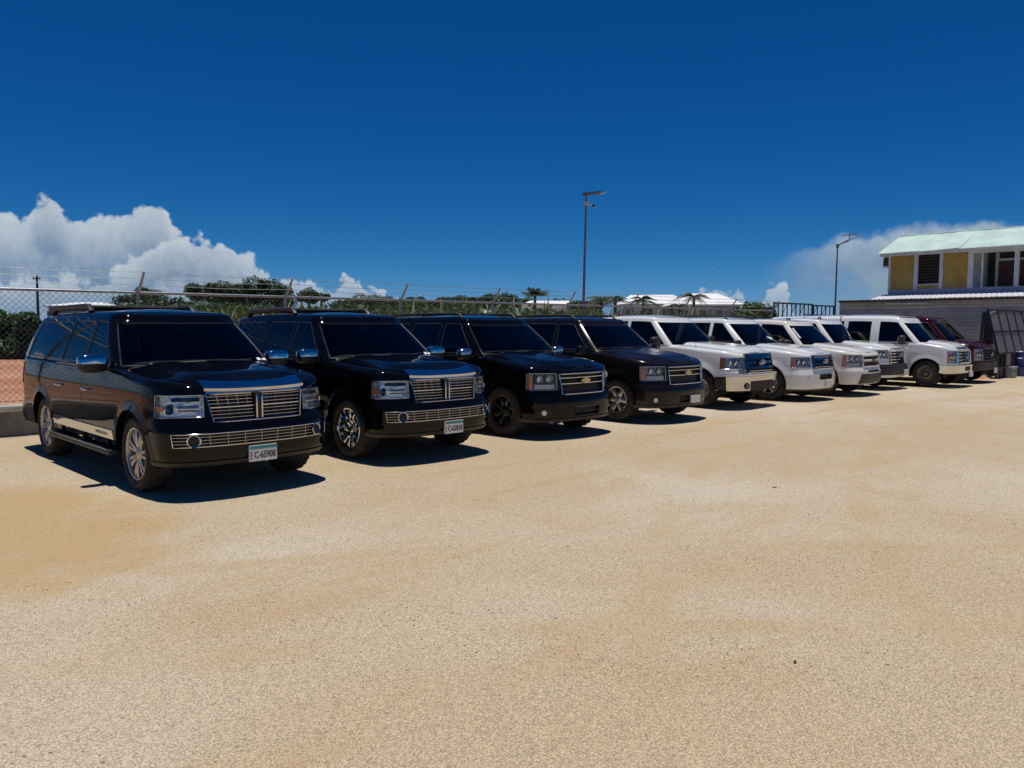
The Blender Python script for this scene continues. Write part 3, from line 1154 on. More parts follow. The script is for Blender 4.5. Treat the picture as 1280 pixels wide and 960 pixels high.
        m_.tube([(0, q.y + 0.09, q.z - 0.05), (0, q.y + 0.06, q.z + 0.04)], 0.012, 6)
        m_.build('rear_view_mirror', 'dash', s.root)
        # wipers
        for x0, x1 in ((-0.62, 0.02), (-0.02, 0.60)):
            pts = []
            for k in range(6):
                x = x0 + (x1 - x0) * k / 5
                f = min(abs(x) / vb0, 0.95) * 0.93
                i = min(range(11), key=lambda t: abs(V[t][1].x - abs(x)))
                p = V[i][1].lerp(V[i][2], 0.05 + 0.25 * k / 5)
                pts.append((x, p.y - 0.02, p.z + 0.012))
            MB().tube(pts, 0.010, 5).build('wiper', 'plastic_black', s.root)

    # ---- mirrors
    def mirrors(s, u, z, cap='chrome', size=(0.125, 0.075, 0.085), reach=0.17):
        for sg in (1, -1):
            w = s.half(u) - 0.05
            cx = sg * (w + reach)
            m = MB()
            m.sellip((cx, u, z), size, 0.55, 18, 12)
            m.tube([(sg * (w - 0.06), u + 0.03, z - 0.055), (sg * (w + reach * 0.6), u + 0.02, z - 0.05)], 0.032, 8)
            o = m.build('mirror', 'plastic_black', s.root)
            MB().sellip((cx, u - 0.004, z + 0.004), tuple(v + 0.006 for v in size), 0.55, 18, 12, half=z - 0.005).build('mirror_cap', cap, o)
            MB().box(cx - size[0] * 0.82, cx + size[0] * 0.82, u + size[1] - 0.004, u + size[1] + 0.003, z - size[2] * 0.72, z + size[2] * 0.72, 0.0).build('mirror_glass', 'chrome', o)

    # ---- lights and grilles
    def headlight(s, q0, q1, z0, z1, style, extra=None, amber=0.16, housing='reflector'):
        """cut a bucket into the wrap on both sides and fill it with reflector, lamps, marker and lens"""
        rects = [(q0, q1, z0, z1)] + (extra or [])
        for r in rects: s.hole(*r)
        for sg in (1, -1):
            bk = MB()
            ln = MB()
            for a, b, c, d in rects:
                e = (a, b) if sg > 0 else (-b, -a)
                bk.grid(s.patch(*e, c, d, -0.055, nz=3))
                front = s.patch(*e, c, d, 0.0, nz=3)
                back = s.patch(*e, c, d, -0.056, nz=3)
                for X, Y in ((front[0], back[0]), (front[-1], back[-1]), ([r[0] for r in front], [r[0] for r in back]), ([r[-1] for r in front], [r[-1] for r in back])):
                    bk.grid([X, Y])
                ln.grid(s.patch(*e, c, d, 0.003, nz=4))
            h = bk.build('headlight', housing, s.root, angle=30)
            ln.build('lens', 'lens', h, outward=(0, 1.5, (z0 + z1) / 2))
            rim = [s.W(sg * (q0 + (q1 - q0) * k / 12), z0, 0.002) for k in range(13)] + [s.W(sg * (q1 - (q1 - q0) * k / 12), z1, 0.002) for k in range(13)]
            MB().tube(rim, 0.006, 5, closed=True).build('bezel', 'chrome_dull', h)
            w = q1 - q0
            if amber:
                a0, a1 = q1 - w * amber - 0.01, q1 - 0.012
                if style == 'navigator': zz = (z0 + 0.28 * (z1 - z0), z0 + 0.50 * (z1 - z0))
                else: zz = (z0 + 0.012, z1 - 0.012)
                e = (a0, a1) if sg > 0 else (-a1, -a0)
                mm = MB()
                mm.grid(s.patch(*e, *zz, -0.012, nz=3))
                mm.skirt(lambda p: (p[0], p[1] + 0.04, p[2]))
                mm.build('turn_signal', 'amber', h, fixn=True)
            def lamp(fq, fz, r, mat, ring='chrome'):
                p = s.W(sg * (q0 + w * fq), z0 + (z1 - z0) * fz, -0.035)
                nu, nv = s.normal(q0 + w * fq)
                k = MB()
                k.sellip(p, (r, 0.03, r), 1.0, 14, 8)
                o = k.build('lamp', mat, h)
                k = MB()
                k.tube([(p[0] + r * 1.15 * math.cos(t), p[1] - 0.008, p[2] + r * 1.15 * math.sin(t)) for t in [j * math.pi / 9 for j in range(18)]], 0.008, 5, closed=True)
                k.build('lamp_ring', ring, h)
            if style == 'navigator':
                lamp(0.72, 0.36, 0.042, 'lamp_dark')
                o = MB()
                e = sorted((sg * (q0 + w * 0.08), sg * (q0 + w * 0.50)))
                pa = s.wpath(e[0], e[1], z0 + 0.38 * (z1 - z0), z0 + 0.38 * (z1 - z0), -0.025, 6)
                o.tube(pa, 0.030, 8).build('lamp_tube', 'reflector', h)
                e = sorted((sg * (q0 + w * 0.06), sg * (q0 + w * 0.66)))
                MB().tube(s.wpath(e[0], e[1], z0 + 0.80 * (z1 - z0), z0 + 0.80 * (z1 - z0), -0.03, 6), 0.022, 8).build('lamp_strip', 'lamp_dark', h)
            elif style == 'quad':
                for fq in (0.22, 0.56): lamp(fq, 0.68, 0.062, 'lamp_white')
                e = sorted((sg * (q0 + w * 0.06), sg * (q0 + w * 0.76)))
                MB().grid(s.patch(e[0], e[1], z0 + 0.05 * (z1 - z0), z0 + 0.33 * (z1 - z0), -0.02, nz=2)).build('lamp_strip', 'lamp_white', h)
                e = sorted((sg * (q0 + w * 0.02), sg * (q0 + w * 0.80)))
                MB().tube(s.wpath(e[0], e[1], z0 + 0.38 * (z1 - z0), z0 + 0.38 * (z1 - z0), -0.012, 6), 0.010, 6).build('divider', 'plastic_black', h)
            else:
                lamp(0.30, 0.5, min(0.085, (z1 - z0) * 0.34), 'reflector')
                lamp(0.60, 0.5, min(0.07, (z1 - z0) * 0.3), 'lamp_white', 'chrome_dull')

    def grille(s, name, q, z0, z1, bars, vbars, mat='chrome', rb=0.007, frame=0.012, taper=0.0, depth=0.045, off=0.004, backmat='grille_back', split=None, q0=None):
        """opening in the nose with a dark back, a bright frame and its single bars"""
        a = -q if q0 is None else q0
        if q0 is None: s.hole(0.0, q - max(0, taper), z0, z1)
        m = MB()
        m.grid(s.patch(a, q, z0, z1, -depth, nz=2, taper=taper))
        g = m.build(name, backmat, s.root)

        def span(z):
            f = (z - z0) / (z1 - z0)
            return a + taper * (1 - f), q - taper * (1 - f)
        if frame:
            fr = s.wpath(*span(z0), z0, z0, off) + s.wpath(*span(z1)[::-1], z1, z1, off)
            MB().tube(fr, frame, 6, closed=True).build('grille_frame', mat, g)
        for k, it in enumerate(bars):
            z, r = it if isinstance(it, tuple) else (it, rb)
            b0, b1 = span(z)
            MB().tube(s.wpath(b0, b1, z, z, off - 0.004), r, 6).build('grille_bar', mat, g)
        for k in range(vbars):
            f = (k + 1) / (vbars + 1)
            b0, b1 = span(z0)
            t0, t1 = span(z1)
            MB().tube(s.wpath(b0 + (b1 - b0) * f, t0 + (t1 - t0) * f, z0, z1, off - 0.012, 3), rb * 0.8, 5).build('grille_upright', mat, g)
        return g

    def fog(s, q, z, r, mat='lamp_dark', ring='chrome', off=0.002):
        for sg in (1, -1):
            p = s.W(sg * q, z, off)
            nu, nv = s.normal(q)
            n = Vector((sg * nv, nu, 0))
            t = Vector((-n.y, n.x, 0))
            m = MB()
            m.add([Vector(p) + n * (0.006 if k else 0.012) * 1 + (t * math.cos(a) + Vector((0, 0, 1)) * math.sin(a)) * r * (k / 3) for k in range(4) for a in [j * math.pi / 8 for j in range(16)]],
                  [(k * 16 + j, k * 16 + (j + 1) % 16, (k + 1) * 16 + (j + 1) % 16, (k + 1) * 16 + j) for k in range(3) for j in range(16)])
            o = m.build('fog_light', mat, s.root, merge=1e-5)
            if ring:
                MB().tube([Vector(p) + n * 0.006 + (t * math.cos(a) + Vector((0, 0, 1)) * math.sin(a)) * r * 1.12 for a in [j * math.pi / 9 for j in range(18)]], 0.009, 6, closed=True).build('fog_ring', ring, o)

    def plate(s, z, text=None, x=0.0, w=0.31, h=0.165, off=0.03, teal=True):
        p = s.W(s.sv(abs(x)), z, off)
        y = p[1] - 0.01
        o = MB().box(x - w / 2, x + w / 2, y, y + 0.03, z - h / 2, z + h / 2, 0.004).build('licence_plate', 'plate_white', s.root, smooth=False)
        if teal:
            MB().box(x - w / 2 + 0.006, x + w / 2 - 0.006, y - 0.003, y + 0.004, z + h / 2 - 0.042, z + h / 2 - 0.005).build('plate_band', 'plate_teal', o, smooth=False)
        if text:
            me = text_mesh(text, h * 0.58, 0.002, 0.0011)
            me.materials.append(MATS['plate_ink'])
            t = bpy.data.objects.new('plate_lettering', me)
            C.objects.link(t)
            t.parent = o
            t.location = (x + 0.016, y - 0.002, z - 0.022)
            t.rotation_euler = (math.pi / 2, 0, 0)
            t.scale = (0.70, 1.0, 1.0)
            for zz in (0.03, 0.0, -0.03):
                MB().box(x - w / 2 + 0.012, x - w / 2 + 0.026, y - 0.003, y + 0.002, z - 0.03 + zz, z - 0.012 + zz).build('plate_mark', 'plate_ink', o, smooth=False)
        return o

    def bowtie(s, z, w=0.20, h=0.075, off=0.03, mat='emblem_gold'):
        p = s.W(0, z, off)
        for k, (sc, dy, mt) in enumerate(((1.0, 0.0, 'chrome'), (0.78, -0.006, mat))):
            W_, H_ = w / 2 * sc, h / 2 * sc
            sk = 0.12 * w
            poly = [(-W_ * 0.92, -H_ * .55), (-W_ * .34, -H_ * .55), (-W_ * .40, -H_), (W_ * .30, -H_), (W_ * .36, -H_ * .55), (W_ * .9, -H_ * .55),
                    (W_, H_ * .55), (W_ * .40, H_ * .55), (W_ * .44, H_), (-W_ * .28, H_), (-W_ * .32, H_ * .55), (-W_ * .84, H_ * .55)]
            n = len(poly)
            v = [(x, p[1] + dy - 0.008, z + zz) for x, zz in poly] + [(x, p[1] + dy + 0.03, z + zz) for x, zz in poly]
            f = [tuple(range(n))] + [(i, (i + 1) % n, n + (i + 1) % n, n + i) for i in range(n)]
            MB().add(v, f).build('emblem', mt, s.root, smooth=False, fixn=True)

    def oval(s, z, w=0.24, h=0.095, off=0.03):
        p = s.W(0, z, off)
        m = MB().sellip((0, p[1], z), (w / 2, 0.02, h / 2), 1.0, 24, 10)
        o = m.build('emblem', 'emblem_blue', s.root)
        MB().tube([(w / 2 * math.cos(a), p[1] - 0.004, z + h / 2 * math.sin(a)) for a in [k * math.pi / 16 for k in range(32)]], 0.007, 5, closed=True).build('emblem_rim', 'chrome', o)
        me = text_mesh('Ford', h * 0.62, 0.002, 0.001)
        me.materials.append(MATS['chrome'])
        t = bpy.data.objects.new('emblem_lettering', me)
        C.objects.link(t)
        t.parent = o
        t.location = (0, p[1] - 0.019, z)
        t.rotation_euler = (math.pi / 2, 0, 0)

    # ---- trim
    def roof_rails(s, u0, u1, x, mat='plastic_black', h=0.085, r=0.026):
        zr = lambda u: s.roof(u)
        for sg in (1, -1):
            pts = [(sg * x, u0, zr(u0) - 0.01)] + [(sg * x, u0 + 0.10 + (u1 - u0 - 0.2) * k / 8, zr(u0 + 0.1 + (u1 - u0 - 0.2) * k / 8) + h) for k in range(9)] + [(sg * x, u1, zr(u1) - 0.01)]
            MB().tube(pts, r, 8).build('roof_rail', mat, s.root)
        for k in (0.28, 0.72):
            u = u0 + (u1 - u0) * k
            MB().tube([(-x, u, zr(u) + h), (x, u, zr(u) + h)], r * 0.7, 8).build('roof_bar', mat, s.root)

    def running_board(s, mat='plastic_black', z=0.36, out=0.06):
        P = s.P
        u0, u1 = P['af'] + P['Ra'] + 0.06, P['ar'] - P['Ra'] - 0.06
        for sg in (1, -1):
            x1 = sg * (P['hw'] + out)
            x0 = sg * (P['hw'] - 0.12)
            m = MB().box(min(x0, x1), max(x0, x1), u0, u1, z - 0.035, z + 0.02, 0.018)
            o = m.build('running_board', mat, s.root)
            MB().box(min(x1, x1 - sg * 0.012), max(x1, x1 - sg * 0.012), u0 + 0.04, u1 - 0.04, z + 0.021, z + 0.027).build('board_trim', 'chrome_dull', o)
            for k in (0.12, 0.5, 0.88):
                u = u0 + (u1 - u0) * k
                MB().box(min(x0, x0 + sg * 0.1), max(x0, x0 + sg * 0.1), u - 0.03, u + 0.03, z - 0.03, z + 0.14).build('bracket', 'under_black', o)

    def tail(s, z0, z1, u=0.18):
        for sg in (1, -1):
            a, b = s.su(s.P['L'] - s.P.get('Dr', .28)) - 0.05, s.su(s.P['L'] - s.P.get('Dr', .28)) + 0.28
            e = (a, b) if sg > 0 else (-b, -a)
            m = MB()
            m.grid(s.patch(*e, z0, z1, 0.012, nz=3))
            m.skirt(lambda p: (p[0] * 0.96, p[1] - 0.02, p[2]))
            m.build('tail_light', 'tail_red', s.root, fixn=True)

    # ---- wheels
    def wheels(s, style, rimr=0.255, tw=0.27, rimmat='alloy', turn=0.0, lugs=False):
        P = s.P
        R = P['R']
        for ua, st in ((P['af'], turn), (P['ar'], 0.0)):
            for sg in (1, -1):
                cx = sg * (P['hw'] - P.get('wheel_in', 0.035) - tw / 2)
                hub = MB().lathe([(0.0, 0.02), (0.15, 0.02), (0.16, 0.0), (0.16, -0.02), (0.08, -0.06), (0.0, -0.06)], 24)
                w = hub.build('wheel', 'chrome_dull', s.root)
                w.location = (cx, ua, R)
                w.rotation_euler = (random.uniform(0, 6.28), 0, (0 if sg > 0 else math.pi) + math.radians(st))
                w.rotation_mode = 'XYZ'
                key = (style, round(R, 3), round(rimr, 3), round(tw, 3), rimmat, lugs)
                if key not in WHEEL_CACHE:
                    WHEEL_CACHE[key] = wheel_meshes(style, R, rimr, tw, rimmat, lugs)
                for nm, me in WHEEL_CACHE[key]:
                    o = bpy.data.objects.new(nm, me)
                    C.objects.link(o)
                    o.parent = w


WHEEL_CACHE = {}
princ('tail_red', (0.35, 0.01, 0.01), 0.15, coat=1.0)


def wheel_meshes(style, R, rr, tw, rimmat, lugs):
    h = tw / 2
    out = []
    n = 96
    sh = 0.020 if lugs else 0.009
    prof = [(rr - 0.004, -h * 0.80), (rr + 0.012, -h * 0.86), (rr + 0.35 * (R - rr), -h * 1.02), (rr + 0.65 * (R - rr), -h * 1.04), (R - 0.035, -h * 0.98), (R - 0.012, -h * 0.88), (R - 0.003, -h * 0.74),
            (R, -h * 0.52), (R - 0.009, -h * 0.48), (R - 0.009, -h * 0.42), (R + 0.001, -h * 0.38), (R + 0.001, -h * 0.06), (R - 0.009, -h * 0.03)]
    prof = prof + [(a, -b) for a, b in prof[::-1]]
    np_ = len(prof)

    def mod(k, j, r):
        jj = min(j, np_ - 1 - j)
        if (k // 2) % 2 == 0:
            if jj in (5, 6, 7): return r - sh
            if lugs and jj == 4: return r - 0.008
        elif (k // 2) % 2 == 1 and jj in (10, 11): return r - 0.006
        return r
    t = MB().lathe(prof, n, mod=mod)
    o = t.build('tyre', 'rubber', None, angle=24)
    out.append(('tyre', o.data))
    bpy.data.objects.remove(o)
    m = MB()
    lip = h * 0.86
    m.lathe([(rr - 0.006, lip - 0.012), (rr + 0.012, lip), (rr + 0.006, lip + 0.010), (rr - 0.012, lip + 0.004), (rr - 0.022, lip - 0.03), (rr - 0.035, -h * 0.6), (rr - 0.004, -h * 0.8)], 56)

    def spoke(a, r0, r1, w0, w1, x0, x1, th=0.03, crown=0.006):
        ca, sa = math.cos(a), math.sin(a)
        v = []
        K = 4
        for k in range(K + 1):
            f = k / K
            r = r0 + (r1 - r0) * f
            w = w0 + (w1 - w0) * f
            x = x0 + (x1 - x0) * f + 0.012 * math.sin(math.pi * f)
            for dw, dx in ((-w, -th), (-w, -0.004), (-w * 0.6, crown), (w * 0.6, crown), (w, -0.004), (w, -th)):
                y, z = r * ca - dw * sa, r * sa + dw * ca
                v.append((x + dx, y, z))
        f_ = [(k * 6 + j, k * 6 + (j + 1) % 6, (k + 1) * 6 + (j + 1) % 6, (k + 1) * 6 + j) for k in range(K) for j in range(6)]
        m.add(v, f_)
    ro = rr - 0.012
    if style == 'twin':
        for k in range(7):
            a = 2 * math.pi * k / 7
            for d in (-0.20, 0.20):
                spoke(a + d * 0.75, 0.055, ro, 0.018, 0.021, lip - 0.035, lip - 0.015)
        m.lathe([(0.0, lip - 0.008), (0.045, lip - 0.010), (0.085, lip - 0.035), (0.09, lip - 0.07)], 28)
    elif style == 'split':
        for k in range(6):
            a = 2 * math.pi * k / 6
            spoke(a, 0.05, rr * 0.55, 0.034, 0.030, lip - 0.05, lip - 0.03, 0.035)
            for d in (-0.22, 0.22):
                spoke(a + d, rr * 0.50, ro, 0.018, 0.020, lip - 0.03, lip - 0.015, 0.03)
            spoke(a + math.pi / 6, 0.06, ro, 0.009, 0.010, lip - 0.055, lip - 0.03, 0.03)
        m.lathe([(0.0, lip - 0.02), (0.05, lip - 0.022), (0.075, lip - 0.045), (0.08, lip - 0.08)], 24)
    elif style == 'off_road':
        for k in range(8):
            a = 2 * math.pi * k / 8
            spoke(a, 0.06, ro, 0.026, 0.042, lip - 0.06, lip - 0.02, 0.045)
        m.lathe([(0.0, lip + 0.0), (0.05, lip - 0.002), (0.065, lip - 0.03), (0.10, lip - 0.05), (0.105, lip - 0.09)], 24)
        for k in range(16):
            a = 2 * math.pi * (k + .5) / 16
            m.sellip((lip + 0.004, (rr - 0.016) * math.cos(a), (rr - 0.016) * math.sin(a)), (0.007, 0.008, 0.008), 1.0, 6, 4)
    elif style == 'steel':
        m.lathe([(rr - 0.02, lip - 0.03), (rr * 0.80, lip - 0.055), (rr * 0.66, lip - 0.02), (rr * 0.52, lip - 0.015), (rr * 0.42, lip - 0.055), (rr * 0.30, lip - 0.06), (rr * 0.28, lip - 0.01), (rr * 0.22, lip + 0.02), (0, lip + 0.024)], 40)
        for k in range(8):
            a = 2 * math.pi * k / 8
            m.sellip((lip - 0.05, rr * 0.37 * math.cos(a), rr * 0.37 * math.sin(a)), (0.022, 0.012, 0.012), 0.8, 6, 4)
    else:
        nsp = 6 if style == 'six' else 5
        for k in range(nsp):
            a = 2 * math.pi * k / nsp
            spoke(a, 0.05, ro, 0.040, 0.050, lip - 0.045, lip - 0.02, 0.04)
        m.lathe([(0.0, lip - 0.012), (0.05, lip - 0.014), (0.09, lip - 0.045), (0.095, lip - 0.085)], 24)
    for k in range(6 if style != 'steel' else 0):
        a = 2 * math.pi * (k + .5) / 6
        m.sellip((lip - 0.035, 0.07 * math.cos(a), 0.07 * math.sin(a)), (0.014, 0.011, 0.011), 0.8, 6, 4)
    o = m.build('rim', rimmat, None, angle=30)
    out.append(('rim', o.data))
    bpy.data.objects.remove(o)
    return out

GROUP = 'vehicles parked in a row along the fence'


def add_doors(c, doors):
    for u0, u1, z in doors:
        a, b = c.su(u0), c.su(u1)
        c.doors.append((a, b, z))
        c.scols.update((a, b))
        c.zrows.add(z)


def antenna(c, x, u, z, h=.75, lean=.25):
    m = MB().tube([(x, u, z - .02), (x, u + lean * .4, z + h * .5), (x, u + lean, z + h)], [.006, .004, .003], 5)
    m.sellip((x, u, z), (.018, .022, .016), .9, 8, 6)
    m.build('antenna', 'plastic_black', c.root)


def door_strip(c, u0, u1, z0, z1, mat, lettering=None):
    for o in c.panel('door_moulding', mat, c.su(u0), c.su(u1), z0, z1, 0.016, 0.02, both=True, nz=3): pass
    if lettering:
        me = text_mesh(lettering, (z1 - z0) * 0.50, 0.002)
        me.materials.append(MATS['chrome_dull'])
        for sg in (1, -1):
            t = bpy.data.objects.new('moulding_lettering', me)
            C.objects.link(t)
            t.parent = c.root
            w = c.W(c.su(u0 + 0.38), (z0 + z1) / 2, 0.019)
            t.location = (sg * w[0], u0 + 0.38, (z0 + z1) / 2)
            t.rotation_euler = (math.pi / 2, 0, sg * math.pi / 2)
            t.scale = (1.25, 1, 1)


def belt_trim(c, u0, u1, mat, r=0.011):
    for sg in (1, -1):
        pts = []
        for k in range(25):
            u = u0 + (u1 - u0) * k / 24
            q = c.su(u)
            z = c.ztop(q) - c.P.get('fil', 0.045) * 0.35
            p = c.W(q, z, 0.004, c.inset(q, z) + 0.012)
            pts.append((p[0] * sg, p[1], p[2]))
        MB().tube(pts, r, 6).build('belt_trim', mat, c.root)


def navigator(label, x, y, rz, L, wheel, plate, rails, plate_x=0.0, name='parked_car'):
    d = L - 5.67
    P = dict(L=L, hw=.99, Df=0.54, nf=2.7, tf=0.03, af=0.99, ar=4.32 + d, R=0.405, Ra=0.475, mat='paint_black', fil=0.05,
             flare=0.02, flw=.05, rim=[(0, 1.15), (0.12, 1.175), (0.4, 1.205), (1.2, 1.275), (1.6, 1.30), (3.2, 1.31), (L, 1.335)],
             bot=[(0, .335), (.42, .335), (.55, .36), (1.5, .43), (3.8 + d, .43), (4.9 + d, .40), (L, .38)],
             fprof=[(.31, .10), (.37, .035), (.45, .0), (.71, .0), (.76, .02), (.80, .07), (.85, .08), (1.05, .10), (1.2, .12)],
             sprof=[(.3, .06), (.43, .045), (.6, .012), (.85, 0), (1.05, .006), (1.2, .028), (1.35, .05)],
             rprof=[(.3, .08), (.45, 0), (.62, 0), (.67, .04), (1.0, .05), (1.35, .08)], hood_end=1.36, crown=.045, dome=.028, hz=1.02,
             cab=dict(bu0=1.33, bD=.36, tu0=2.06, tD=.24, rub=L - .17, rut=L - .42, vt=.74, fA=.82, h1=.915,
                      zb=[(1.1, 1.285), (1.6, 1.298), (3.2, 1.308), (L, 1.333)], zt=[(1.9, 1.84), (2.5, 1.875), (3.4, 1.88), (L - 1, 1.87), (L - .3, 1.82)],
                      rr=.11, rh=.06, crown=.03, seal='chrome_dull' if False else 'plastic_black',
                      breaks=[(2.56, 2.60), (2.66, 2.70), (3.52, 3.42), (3.74, 3.62), (L - .50, L - .72)], wins=[(0, 1), (2, 3), (4, 5)]))
    c = Car(name, label, 'suv', GROUP, x, y, rz, P)
    add_doors(c, [(1.50, 2.60, .47), (2.62, 3.66, .47)])
    qg = c.sv(.56)
    c.headlight(c.sv(.585), c.su(.42), .84, 1.06, 'navigator', amber=.16)
    g = c.grille('grille', qg, .785, 1.065, [(.822, .0036), (.858, .0036), (.894, .0036), (.93, .010), (.968, .0036), (1.005, .0036), (1.04, .0036)], 9, taper=.07, rb=.0038, frame=.0085)
    # tall twin emblem in the middle of the grille
    p = c.W(0, .90, .03)
    for xx in (-.030, 0.030):
        MB().box(xx - .009, xx + .009, p[1] - .014, p[1] + .05, .80, 1.05, .006).build('emblem_bar', 'chrome', g)
    MB().box(-.044, .044, p[1] - .006, p[1] + .05, .788, 1.062, .006).build('emblem_back', 'grille_back', g)
    # bright band over the grille
    band = c.panel('grille_band', 'chrome', -qg, qg, 1.075, 1.135, .012, .03, nz=3)
    lg = c.grille('lower_grille', c.sv(.87), .545, .675, [.578, .611, .644], 9, taper=.015, rb=.0034, frame=.0065, depth=.03)
    c.fog(c.sv(.69), .61, .056, 'grille_back')
    c.plate(.43, plate, x=plate_x, w=.31, h=.17, off=.02)
    c.panel('bumper_lip', 'plastic_black', -c.su(.6), c.su(.6), .34, .385, .012, .03, nz=2)
    c.build_body()
    c.build_cabin()
    # chrome lip laid on the nose of the hood
    lip = []
    for k in range(21):
        b = -1 + k / 10
        row = []
        for t in range(5):
            q = abs(b) * qg
            u, v = c.plan(q)
            zz = c.ztop(q)
            i0 = c.inset(q, zz - c.fil(u))
            yy = u + c.fil(u) + i0 + .03 * t - (.07 if t == 0 else .0) - .045
            sl = sstep(0, .5, yy)
            row.append((b * .56 if abs(b) < 1 else b * .56, yy, zz + .016 + sl * .055 - (.05 if t == 0 else (.012 if t == 1 else 0))))
        lip.append(row)
    MB().grid(lip, flip=True).skirt(lambda q: (q[0], q[1] + .002, q[2] - .03)).build('hood_trim', 'chrome', c.root, fixn=False)
    c.mirrors(1.74, 1.345, 'chrome', (.15, .08, .10), .17)
    door_strip(c, 1.56, 3.80, .50, .605, 'chrome', 'NAVIGATOR')
    belt_trim(c, 1.72, 3.7, 'chrome_dull', .008)
    c.running_board(z=.37, out=.055)
    c.wheels(wheel[0], wheel[1], .275, wheel[2])
    c.roof_rails(rails[0], rails[1], .655, 'plastic_black', .065, .040)
    c.tail(.95, 1.25)
    # inspection stickers inside the lower corner of the windshield
    V = c.cabV
    for i, (f0, f1) in ((8, (.12, .30)), (9, (.10, .24))):
        a = V[i][1].lerp(V[i][3], f0)
        b = V[i][1].lerp(V[i][3], f1)
        n = Vector((0, .012, 0))
        MB().add([a + n, a + n + Vector((.05, .006, 0)), b + n + Vector((.05, .006, 0)), b + n], [(0, 1, 2, 3)]).build('windshield_sticker', 'paper', c.root, smooth=False)
    return c


def suburban(label, x, y, rz, mat, wheel, plate, tyre_R=.40, lugs=False, name='parked_car', L=5.14):
    d = L - 5.14
    P = dict(L=L, hw=1.0, Df=0.58, nf=2.55, tf=0.035, af=.98, ar=3.93 + d, R=tyre_R, Ra=.475, mat=mat, fil=.06, flare=.022, hmat=mat,
             rim=[(0, 1.085), (.12, 1.105), (.5, 1.155), (1.2, 1.25), (1.6, 1.285), (3, 1.29), (L, 1.31)],
             bot=[(0, .27), (.45, .28), (.6, .33), (1.5, .41), (3.4 + d, .41), (4.4 + d, .40), (L, .38)],
             fprof=[(.25, .10), (.31, .03), (.42, .0), (.60, .0), (.66, .02), (.71, .07), (.80, .08), (1.1, .10)],
             sprof=[(.3, .06), (.41, .04), (.6, .010), (.85, 0), (1.05, .008), (1.3, .05)],
             rprof=[(.3, .08), (.45, 0), (.62, 0), (.67, .04), (1.0, .05), (1.3, .08)], hood_end=1.33, crown=.05, dome=.03, hz=.98,
             cab=dict(bu0=1.31, bD=.36, tu0=1.99, tD=.25, rub=L - .15, rut=L - .38, vt=.745, fA=.82,
                      zb=[(1.1, 1.27), (1.6, 1.283), (3, 1.288), (L, 1.308)], zt=[(1.9, 1.82), (2.5, 1.86), (3.4, 1.86), (L - 1, 1.85), (L - .3, 1.80)],
                      rr=.11, rh=.06, crown=.03, breaks=[(2.55, 2.58), (2.65, 2.68), (3.50, 3.46), (3.64, 3.60), (L - .45, L - .66)], wins=[(0, 1), (2, 3), (4, 5)],
                      seatmat='seat_grey'))
    c = Car(name, label, 'suv', GROUP, x, y, rz, P)
    add_doors(c, [(1.50, 2.59, .45), (2.61, 3.60, .45)])
    c.headlight(c.sv(.60), c.su(.44), .775, 1.03, 'quad', amber=.17, housing='grille_back' if mat == 'paint_black_suburban' else 'chrome_dark')
    qg = c.sv(.55)
    g = c.grille('grille', qg, .705, 1.02, [(.865, .011), (.955, .010)], 0, taper=.05, frame=.012, rb=.009)
    if mat == 'paint_black_suburban':
        for z in (.74, .775, .81, .985, .91): MB().tube(c.wpath(-qg + .07, qg - .07, z, z, -.02), .006, 5).build('mesh_bar', 'plastic_black', g)
    c.bowtie(.905, .21, .085, .035)
    c.grille('lower_grille', c.sv(.30), .36, .50, [.43], 0, 'plastic_black', frame=.01, depth=.05)
    for sg in (1, -1):
        m = MB().grid(c.patch(*sorted((sg * c.sv(.72), sg * c.sv(.90))), .36, .50, .004, nz=3))
        m.build('fog_recess', 'grille_back', c.root)
    c.fog(c.sv(.82), .43, .04, 'lamp_white', None, .014)
    c.panel('bumper_lip', 'plastic_black', -c.su(.6), c.su(.6), .275, .325, .012, .03, nz=2)
    if plate: c.plate(.41, plate if plate != 'blank' else None, x=.16, w=.30, h=.14, off=.02, teal=False)
    c.build_body()
    c.build_cabin()
    c.mirrors(1.70, 1.30, mat if mat != 'paint_black_suburban' else 'chrome_dull', (.13, .075, .09), .17)
    belt_trim(c, 1.65, 3.6, 'plastic_black', .010)
    c.running_board(z=.37, out=.03)
    c.wheels(wheel[0], wheel[1], .29 if lugs else .27, wheel[2], lugs=lugs)
    c.roof_rails(2.3, L - .55, .64, 'plastic_black', .05, .022)
    c.tail(.75, 1.2)
    return c


def pickup_bed(c, u0, mat):
    """open load bed behind the cab: floor, inner walls and the bulkhead"""
    P = c.P
    L = P['L']
    m = MB()
    zr = c.ztop(c.su(u0 + .3))
    x = P['hw'] - .13
    m.add([(-x, u0, .78), (x, u0, .78), (x, L - .10, .78), (-x, L - .10, .78)], [(0, 1, 2, 3)])
    for sx in (1, -1):
        m.add([(sx * x, u0, .78), (sx * x, L - .1, .78), (sx * x, L - .1, zr), (sx * x, u0, zr)], [(0, 1, 2, 3)])
    m.add([(-x, L - .1, .78), (x, L - .1, .78), (x, L - .1, zr), (-x, L - .1, zr)], [(0, 1, 2, 3)])
    m.add([(-x - .12, u0, .5), (x + .12, u0, .5), (x + .12, u0, zr), (-x - .12, u0, zr)], [(0, 1, 2, 3)])
    m.build('load_bed', 'plastic_black', c.root, smooth=False)


